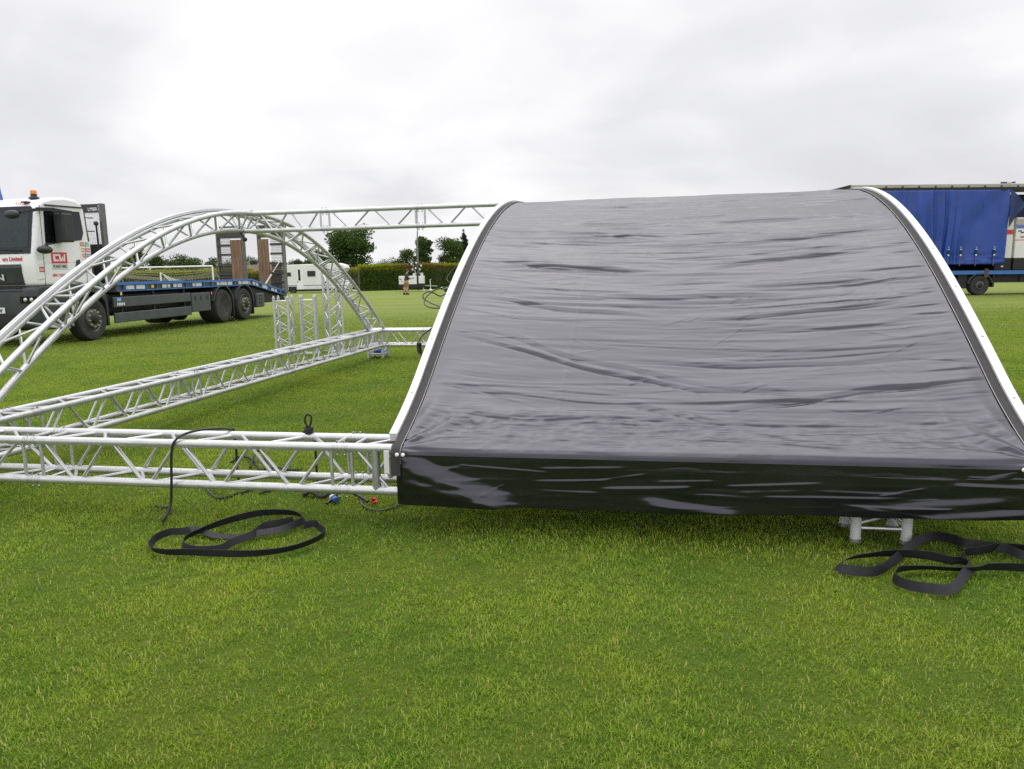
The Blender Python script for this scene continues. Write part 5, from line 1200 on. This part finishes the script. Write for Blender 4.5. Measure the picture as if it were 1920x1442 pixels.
def hedge(x0, y0, x1, y1, hgt, dep, label, mat, seed, n, leaf=.16):
    L = math.hypot(x1 - x0, y1 - y0); xm, ym = (x0 + x1) / 2, (y0 + y1) / 2; e = empty('hedge', (xm, ym, g(xm, ym)), math.atan2(y1 - y0, x1 - x0)); tag(e, label, 'hedge', 'clipped hedges along the field edge'); rg = np.random.default_rng(seed)
    MB().box(-L / 2, .25, -.3, L / 2, dep - .25, hgt - .35).build('inner_branches', bark, e)
    n1 = int(n * .62); X = rg.uniform(-L / 2, L / 2, n1); Z = rg.uniform(-.15, hgt, n1)
    bul = .22 * (vnoise(X * .55 + 40, Z * .9 + 10, seed) + .6 * vnoise(X * 1.6 + 40, Z * 2 + 10, seed + 1)); Yv = .12 + bul + rg.exponential(.09, n1)
    n2 = n - n1; X2 = rg.uniform(-L / 2, L / 2, n2); Y2 = rg.uniform(0, dep, n2); Z2 = hgt + .30 * vnoise(X2 * .5 + 40, Y2 + 10, seed + 2) + .14 * vnoise(X2 * 2.2 + 40, Y2 * 2 + 10, seed + 3) + np.abs(rg.normal(0, .07, n2)) - rg.exponential(.10, n2)
    C = np.stack([np.r_[X, X2], np.r_[Yv, Y2], np.r_[Z, Z2]], 1); leaves('foliage', C, leaf, mat, e, seed + 5); return e
hedge(-14.2, 74.0, -3.0, 77.5, 2.36, 1.6, 'tall clipped hedge with yellowing and reddish tips beside the motorhome', lf_hedge, 50, 26000, .15)
hedge(-3.2, 77.5, 6.5, 80.0, 2.50, 1.6, 'clipped hedge running on behind the tarpaulin', lf_hedge, 60, 9000, .2)
hedge(-58, 100, -31, 92.0, 2.5, 1.8, 'long yellow green hedge behind the goal and loading ramps', lf_yel, 70, 26000, .19)
hedge(-31, 92.0, -14.0, 86.0, 2.3, 1.8, 'yellow green hedge behind the motorhome', lf_yel, 80, 10000, .2)
# distant wood closing the field
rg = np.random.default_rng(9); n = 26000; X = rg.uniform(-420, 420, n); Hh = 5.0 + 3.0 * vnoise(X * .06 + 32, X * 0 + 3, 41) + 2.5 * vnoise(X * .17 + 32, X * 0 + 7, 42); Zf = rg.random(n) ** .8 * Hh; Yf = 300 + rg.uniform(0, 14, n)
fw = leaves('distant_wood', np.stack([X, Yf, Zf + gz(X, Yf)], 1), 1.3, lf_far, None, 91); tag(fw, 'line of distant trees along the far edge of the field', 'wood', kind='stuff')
# small brown roofed house between the ramps, poles
hp = apt(474, 503, 130); hz = g(hp.x, 130); hs_ = empty('house', (hp.x, 130, hz)); tag(hs_, 'low house with a brown roof glimpsed between the loading ramps', 'house')
MB().box(-3, 0, 0, 3.2, 5, 2.3).build('wall', pmat('brick', (.26, .16, .12), .8, 0, .2, 3), hs_); MB().prism([(-.3, 2.3), (2.5, hp.z - hz + .6), (5.3, 2.3)], 0, -3.3, 3.5).build('roof', pmat('brown_tiles', (.13, .08, .065), .8, 0, .2, 3), hs_, smooth=False, fixn=True)
MB().box(-1.2, -.03, .9, .0, .0, 1.9).build('window', glass_black, hs_)
def pole(u, v, Yd, label, r=.07, arms=False):
    p = apt(u, v, Yd); z = g(p.x, Yd); e = empty('lamp_post', (p.x, Yd, z)); tag(e, label, 'lamp post'); h_ = p.z - z; m = pmat('pole_grey', (.34, .34, .34), .6)
    MB().tube([(0, 0, 0), (0, 0, h_)], r, 8).build('shaft', m, e)
    mb = MB()
    if arms:
        mb.bar((-.6, 0, h_ - .05), (.75, 0, h_ + .02), .07, .07)
        for x in (-.50, -.2, .6): mb.box(x - .10, -.1, h_ - .04, x + .10, .1, h_ + .10)
    else: mb.bar((0, 0, h_), (.6, 0, h_ + .1), .06, .06).box(.45, -.12, h_ + .05, .9, .12, h_ + .18)
    mb.build('lamp_head', m if not arms else guard_grey, e)
pole(467, 489, 105, 'thin grey lamp post between the two loading ramps'); pole(721, 486, 260, 'distant thin pole above the hedge', .11); pole(1889, 343, 75, 'floodlight post rising behind the trailer roof', .10, True)
# road strip seen under the trailer
px_ = np.linspace(25, 140, 40); co = []
for x in px_: co += [(x, 70, g(x, 70) + .012), (x, 73.5, g(x, 73.5) + .012)]
pm = np_mesh('path', np.array(co), np.array([[2 * i, 2 * i + 2, 2 * i + 3, 2 * i + 1] for i in range(39)]), mat=pmat('concrete', (.42, .40, .37), .9, 0, .1, .5)); tag(pm, kind='structure')
hedge(26, 88.0, 80, 84.0, 2.2, 1.8, 'dark hedge beyond the path seen under the trailer', lf_hedge, 95, 9000, .24)

# ------------------------------------------------------------------ straps, ropes and cables
def ribbon(name, pts, tilt, label, width=.039, lift=.012):
    P_ = spline([Vector(p) for p in pts], 8); n = len(P_); vs = []; fs = []; th = .0016
    tl_ = [tilt[min(int(i / 8), len(tilt) - 1)] * (1 - (i % 8) / 8) + tilt[min(int(i / 8) + 1, len(tilt) - 1)] * ((i % 8) / 8) for i in range(n)]
    for i in range(n):
        d = (P_[min(i + 1, n - 1)] - P_[max(i - 1, 0)]); d.z = 0; d.normalize(); side = Vector((-d.y, d.x, 0)); a = R(tl_[i]); c = side * cos(a) + Vector((0, 0, 1)) * sin(a); nn = side * -sin(a) + Vector((0, 0, 1)) * cos(a)
        ctr = P_[i] + Vector((0, 0, lift + abs(sin(a)) * width / 2))
        for u_, w_ in ((-1, -1), (1, -1), (1, 1), (-1, 1)): vs.append(ctr + c * (u_ * width / 2) + nn * (w_ * th))
    for i in range(n - 1):
        for k in range(4): fs.append((i * 4 + k, i * 4 + (k + 1) % 4, i * 4 + 4 + (k + 1) % 4, i * 4 + 4 + k))
    fs.append((0, 1, 2, 3)); fs.append(tuple((n - 1) * 4 + k for k in range(4))[::-1]); c0 = sum((Vector(v) for v in vs), Vector()) / len(vs); c0.z = 0
    mb = MB(); mb.add([Vector(v) - c0 for v in vs], fs); o = mb.build(name, webbing, None, fixn=True); o.location = c0; tag(o, label, 'strap', 'webbing straps lying on the grass'); return o
S1P = [(1510, 330), (1600, 310), (1650, 350), (1690, 395), (1600, 455), (1450, 510), (1300, 545), (1100, 570), (900, 575), (700, 568), (540, 560), (350, 558), (230, 540), (195, 510), (220, 460), (270, 420), (370, 385), (500, 375), (550, 360), (650, 378), (760, 400), (1000, 410), (1130, 400), (1300, 375), (1450, 330), (1510, 290), (1480, 250), (1400, 228), (1250, 225), (1100, 240), (950, 275), (800, 320), (700, 355), (600, 395), (510, 440), (475, 490), (500, 535), (620, 560), (800, 545), (900, 490), (1050, 430), (1110, 395), (1180, 345), (1300, 320), (1420, 295)]
pts = []
for i, (a, b) in enumerate(S1P):
    p = gpt(240 + a / 4.571, 920 + (b + 22) / 4.571, .0); p.z = .004 + (.010 if i > 24 else 0) + (.012 if i in (18, 19, 22, 23, 24) else 0); pts.append(p)
rt = random.Random(4); tl1 = [(28 if 18 <= i <= 23 else 72) + 12 * sin(i * .9) for i in range(len(pts))]
ribbon('webbing_strap', pts, tl1, 'long black webbing strap loosely looped on grass before the bare truss')
S2P = [(2300, 1200), (2050, 1170), (1781, 1160), (1500, 1150), (1380, 1165), (1200, 1160), (1000, 1150), (850, 1160), (770, 1180), (745, 1240), (820, 1290), (950, 1320), (1100, 1335), (1200, 1325), (1270, 1260), (1310, 1200), (1360, 1140), (1270, 1120), (1200, 1125), (1050, 1090), (900, 1070), (700, 1060), (550, 1070), (400, 1090), (310, 1125), (310, 1155), (400, 1180), (550, 1195), (640, 1175), (720, 1130), (800, 1060), (880, 980), (980, 925), (1080, 905), (1200, 930), (1300, 970), (1420, 985), (1540, 1000), (1640, 1020), (1781, 1070), (2000, 1110), (2150, 1080), (2050, 1030), (1800, 1005), (1600, 1000), (1480, 1020), (1400, 1035), (1300, 1045), (1280, 1080), (1290, 1110)]
pts = []
for i, (a, b) in enumerate(S2P):
    p = gpt(1500 + a / 4.24, 800 + (b + 22) / 4.24, .0); p.z = .004 + (.012 if 16 < i < 24 else .006 if i > 28 else 0); pts.append(p)
tl2 = [62 + 20 * sin(i * .7 + 1) for i in range(len(pts))]
ribbon('webbing_strap', pts, tl2, 'black webbing strap heaped on grass beside the short truss foot', .044)
def cord(name, pts, r, mat, label, cat, n=6, closed=False, grp=None):
    P_ = spline(pts, n, closed); c0 = sum(P_, Vector()) / len(P_); c0.z = 0; o = MB().tube([p - c0 for p in P_], r, 8, closed).build(name, mat); o.location = c0; tag(o, label, cat, grp); return o
def gp(u, v, z=.012): p = gpt(u, v, 0); p.z = z; return p
# cable thrown over the front truss
cord('cable', [gp(293, 951), gp(305, 955), gp(320, 956), W(1.90, -.12, .03), W(1.91, -.055, .10), W(1.925, -.045, .24), W(1.94, -.040, .42), W(1.97, -.02, ZT + .035), W(2.03, .06, ZT + .062), W(2.10, .18, ZT + .052), W(2.14, C4, ZT + .036), W(2.155, C4 + .032, ZT + .01), W(2.15, C4 + .04, .28), W(2.13, C4 + .04, .12), gp(388, 918, .03), gp(400, 933), gp(413, 938)], .0075, cable_m, 'black cable draped over the front truss, both ends on the grass', 'cable')
# rope loop knotted on the back chord
lp = W(2.655, C4, ZT); rp0 = lp + Vector((0, 0, .028))
kn_ = empty('rope', tuple(lp)); kn_.scale = (.86,) * 3; tag(kn_, 'black rope with a knotted loop standing up from the front truss', 'rope')
sdir = Vector((cos(YAW), -sin(YAW), 0))
loop = [Vector((0, 0, .05)) + sdir * .0, Vector((0, 0, .075)) - sdir * .012, Vector((0, 0, .11)) - sdir * .024, Vector((0, 0, .145)) - sdir * .016, Vector((0, 0, .155)) + sdir * .004, Vector((0, 0, .14)) + sdir * .022, Vector((0, 0, .105)) + sdir * .020, Vector((0, 0, .075)) + sdir * .008]
MB().tube(spline(loop, 5, True), .0072, 8, True).build('loop', rope_m, kn_)
mb = MB()
for k in range(3): mb.tube(spline([Vector((0, 0, .03 + k * .013)) + Vector((cos(a) * .022, sin(a) * .022, .006 * sin(a * 2 + k))) for a in np.linspace(0, 2 * pi, 8, endpoint=False)], 3, True), .0095, 8, True)
mb.tube([Vector((0, 0, .045)), Vector((0, 0, .04)) - sdir * .03, Vector((0, 0, .03)) - sdir * .042], .008, 8)
mb.build('knot', rope_m, kn_)
MB().tube(spline([Vector((0, 0, .03)), sdir * .03 + Vector((0, .03, .015)), sdir * .03 + Vector((0, .034, -.02)), sdir * .028 + Vector((0, .04, -.2)), sdir * .01 + Vector((0, .10, -.40)), -sdir * .02 + Vector((0, .22, -.445))], 5), .008, 8).build('tail', rope_m, kn_)
# ropes and cables lying on the grass
cord('rope', [gp(434, 872, .02), gp(450, 864, .03), gp(470, 867, .03), gp(482, 878, .015), gp(488, 884), gp(500, 882), gp(520, 880), gp(540, 884), gp(566, 884)], .009, rope_m, 'tangled black rope on the grass behind the front truss', 'rope', grp='ropes and cables on the grass')
cord('rope', [gp(470, 882, .02), gp(476, 870, .05), gp(484, 862, .07), gp(494, 864, .06), gp(502, 878, .03), gp(512, 886), gp(530, 890), gp(556, 896), gp(590, 900)], .009, rope_m, 'black rope rising in a small hoop behind the front truss', 'rope', grp='ropes and cables on the grass')
cord('rope', [gp(412, 938), gp(424, 936), gp(442, 930), gp(458, 926), gp(474, 920)], .008, rope_m, 'short black rope end on grass below the front truss, left of another', 'rope', grp='ropes and cables on the grass')
cord('rope', [gp(488, 929), gp(502, 924), gp(520, 920), gp(545, 917), gp(566, 912)], .008, rope_m, 'black rope end reaching under the truss, left of the knotted bundle', 'rope', grp='ropes and cables on the grass')
cord('rope', [gp(570, 926), gp(572, 933, .02), gp(582, 930, .03), gp(594, 932, .03), gp(606, 928, .04), gp(614, 934, .03), gp(604, 938, .02), gp(592, 935, .03), gp(584, 932, .04), gp(600, 930, .05), gp(616, 926, .03), gp(628, 928)], .012, rope_m, 'knotted bundle of black rope beside the blue plug', 'rope', grp='ropes and cables on the grass')
cb = cord('cable', [gp(612, 948), gp(622, 944, .025), gp(636, 938, .05), gp(652, 936, .05), gp(672, 938, .03), gp(690, 944)], .009, cable_m, 'black cable lying across the blue plug, ending at a red rag', 'cable', grp='ropes and cables on the grass')
cord('cable', [gp(680, 928), gp(676, 938), gp(680, 950), gp(694, 958), gp(712, 961), gp(732, 957), gp(748, 950), gp(764, 938, .04), gp(780, 925, .05)], .0065, pmat('cable_grey', (.05, .05, .05), .5), 'grey cable curving from under the truss to the tarpaulin corner', 'cable', grp='ropes and cables on the grass')
pl = empty('plug', tuple(gp(627, 943, .026)), R(35)); pl.scale = (.72,) * 3; tag(pl, 'blue and grey round power connector lying on the grass', 'plug')
MB().mat(plug_blue).tube([(0, -.055, 0), (0, .0, .0)], [.026, .029], 14).tube([(0, .0, 0), (0, .008, 0)], .033, 14).build('body', None, pl)
MB().tube([(0, .008, 0), (0, .045, .004)], [.029, .027], 14).build('collar', pale_v, pl); MB().tube([(0, .045, .004), (0, .062, .005)], [.022, .012], 12).build('gland', cable_m, pl)
rgp = gp(701, 944, .0); mb = MB(); rr3 = random.Random(6)
for k in range(7):
    a = rr3.uniform(0, 6.28); l_ = rr3.uniform(.02, .045); b_ = Vector((rr3.uniform(-.012, .012), rr3.uniform(-.012, .012), .022)); e_ = b_ + Vector((cos(a) * l_, sin(a) * l_, rr3.uniform(-.01, .02)))
    w_ = Vector((-sin(a), cos(a), .4)) * .010; mb.add([b_ - w_, b_ + w_, e_ + w_ * 1.3, e_ - w_ * .8], [(0, 1, 2, 3)])
rg_ = mb.build('rag', red_rag, smooth=False); rg_.location = rgp; sm = rg_.modifiers.new('s', 'SOLIDIFY'); sm.thickness = .002; tag(rg_, 'small crumpled red rag on grass at the cable end', 'rag')
# cables hanging off the tarpaulin's left edge
def ap(u, v, dref):
    """point on a pixel column at the depth of the left rail at distance dref"""
    return apt(u, v, W(S1 - .02, dref, 0).y)
c1 = [ap(862, 533, 2.0), ap(838, 538, 1.9), ap(818, 543, 1.8), ap(803, 553, 1.75), ap(796, 563, 1.7), ap(797, 572, 1.65), ap(808, 577, 1.6), ap(824, 578, 1.5), ap(836, 580, 1.5)]
cord('cable', c1, .0046, cable_m, 'outer black cable loop hanging off the tarpaulin left edge', 'cable', grp='cables at the tarpaulin edge')
c2 = [ap(842, 546, 2.0), ap(832, 553, 1.95), ap(824, 555, 1.9), ap(812, 549, 1.85), ap(803, 547, 1.8), ap(795, 551, 1.75), ap(793, 557, 1.72), ap(798, 563, 1.7), ap(812, 570, 1.6), ap(830, 577, 1.5), ap(838, 580, 1.5)]
cord('cable', c2, .0046, cable_m, 'inner twisted black cable loop beside the tarpaulin left edge', 'cable', grp='cables at the tarpaulin edge')
c4 = [ap(880, 487, 2.4), ap(866, 492, 2.35), ap(852, 503, 2.3), ap(842, 515, 2.25), ap(838, 524, 2.2), ap(844, 530, 2.1), ap(858, 532, 2.0)]
cord('cable', c4, .0035, cable_m, 'thin dark cable bowing out high on the tarpaulin left edge', 'cable', grp='cables at the tarpaulin edge')
c3 = [ap(816, 612, 1.3), ap(803, 620, 1.25), ap(791, 630, 1.2), ap(784, 642, 1.15), ap(783, 654, 1.1), ap(787, 664, 1.05), ap(796, 669, 1.0)]
cord('cable', c3, .0055, cable_m, 'thick black cable with a connector low on the tarpaulin edge', 'cable', grp='cables at the tarpaulin edge')
cp = ap(786, 655, 1.08); co_ = MB().tube([Vector((0, 0, .03)), Vector((.004, 0, -.03))], .016, 10).ball((0, 0, .034), .018, 10, 6).build('connector', cable_m); co_.location = cp; tag(co_, 'black cable connector hanging beside the low cable loop', 'connector', 'cables at the tarpaulin edge')
cl_ = ap(833, 541, 1.95); c5 = MB().mat(steel).tube([Vector((-.025, 0, 0)), Vector((.03, 0, .004))], .011, 10).mat(cable_m).tube([Vector((.0, 0, -.012)), Vector((.035, 0, -.018))], .012, 8).build('connector'); c5.location = cl_; tag(c5, 'bright metal connector at the upper cable loops', 'connector', 'cables at the tarpaulin edge')
# blue bundle inside the far corner foot
bp = W(.13, DD - C4 + .12, .07); mb = MB(); mb.ball((0, 0, .035), .075, 14, 8, (1.2, .8, .5)); mb.ball((.06, .01, .02), .04, 10, 6, (1.2, .9, .6)); bb = mb.build('cloth_bundle', blue_rag); bb.location = bp; tag(bb, 'bright blue bundle lying inside the far corner truss foot', 'bundle')
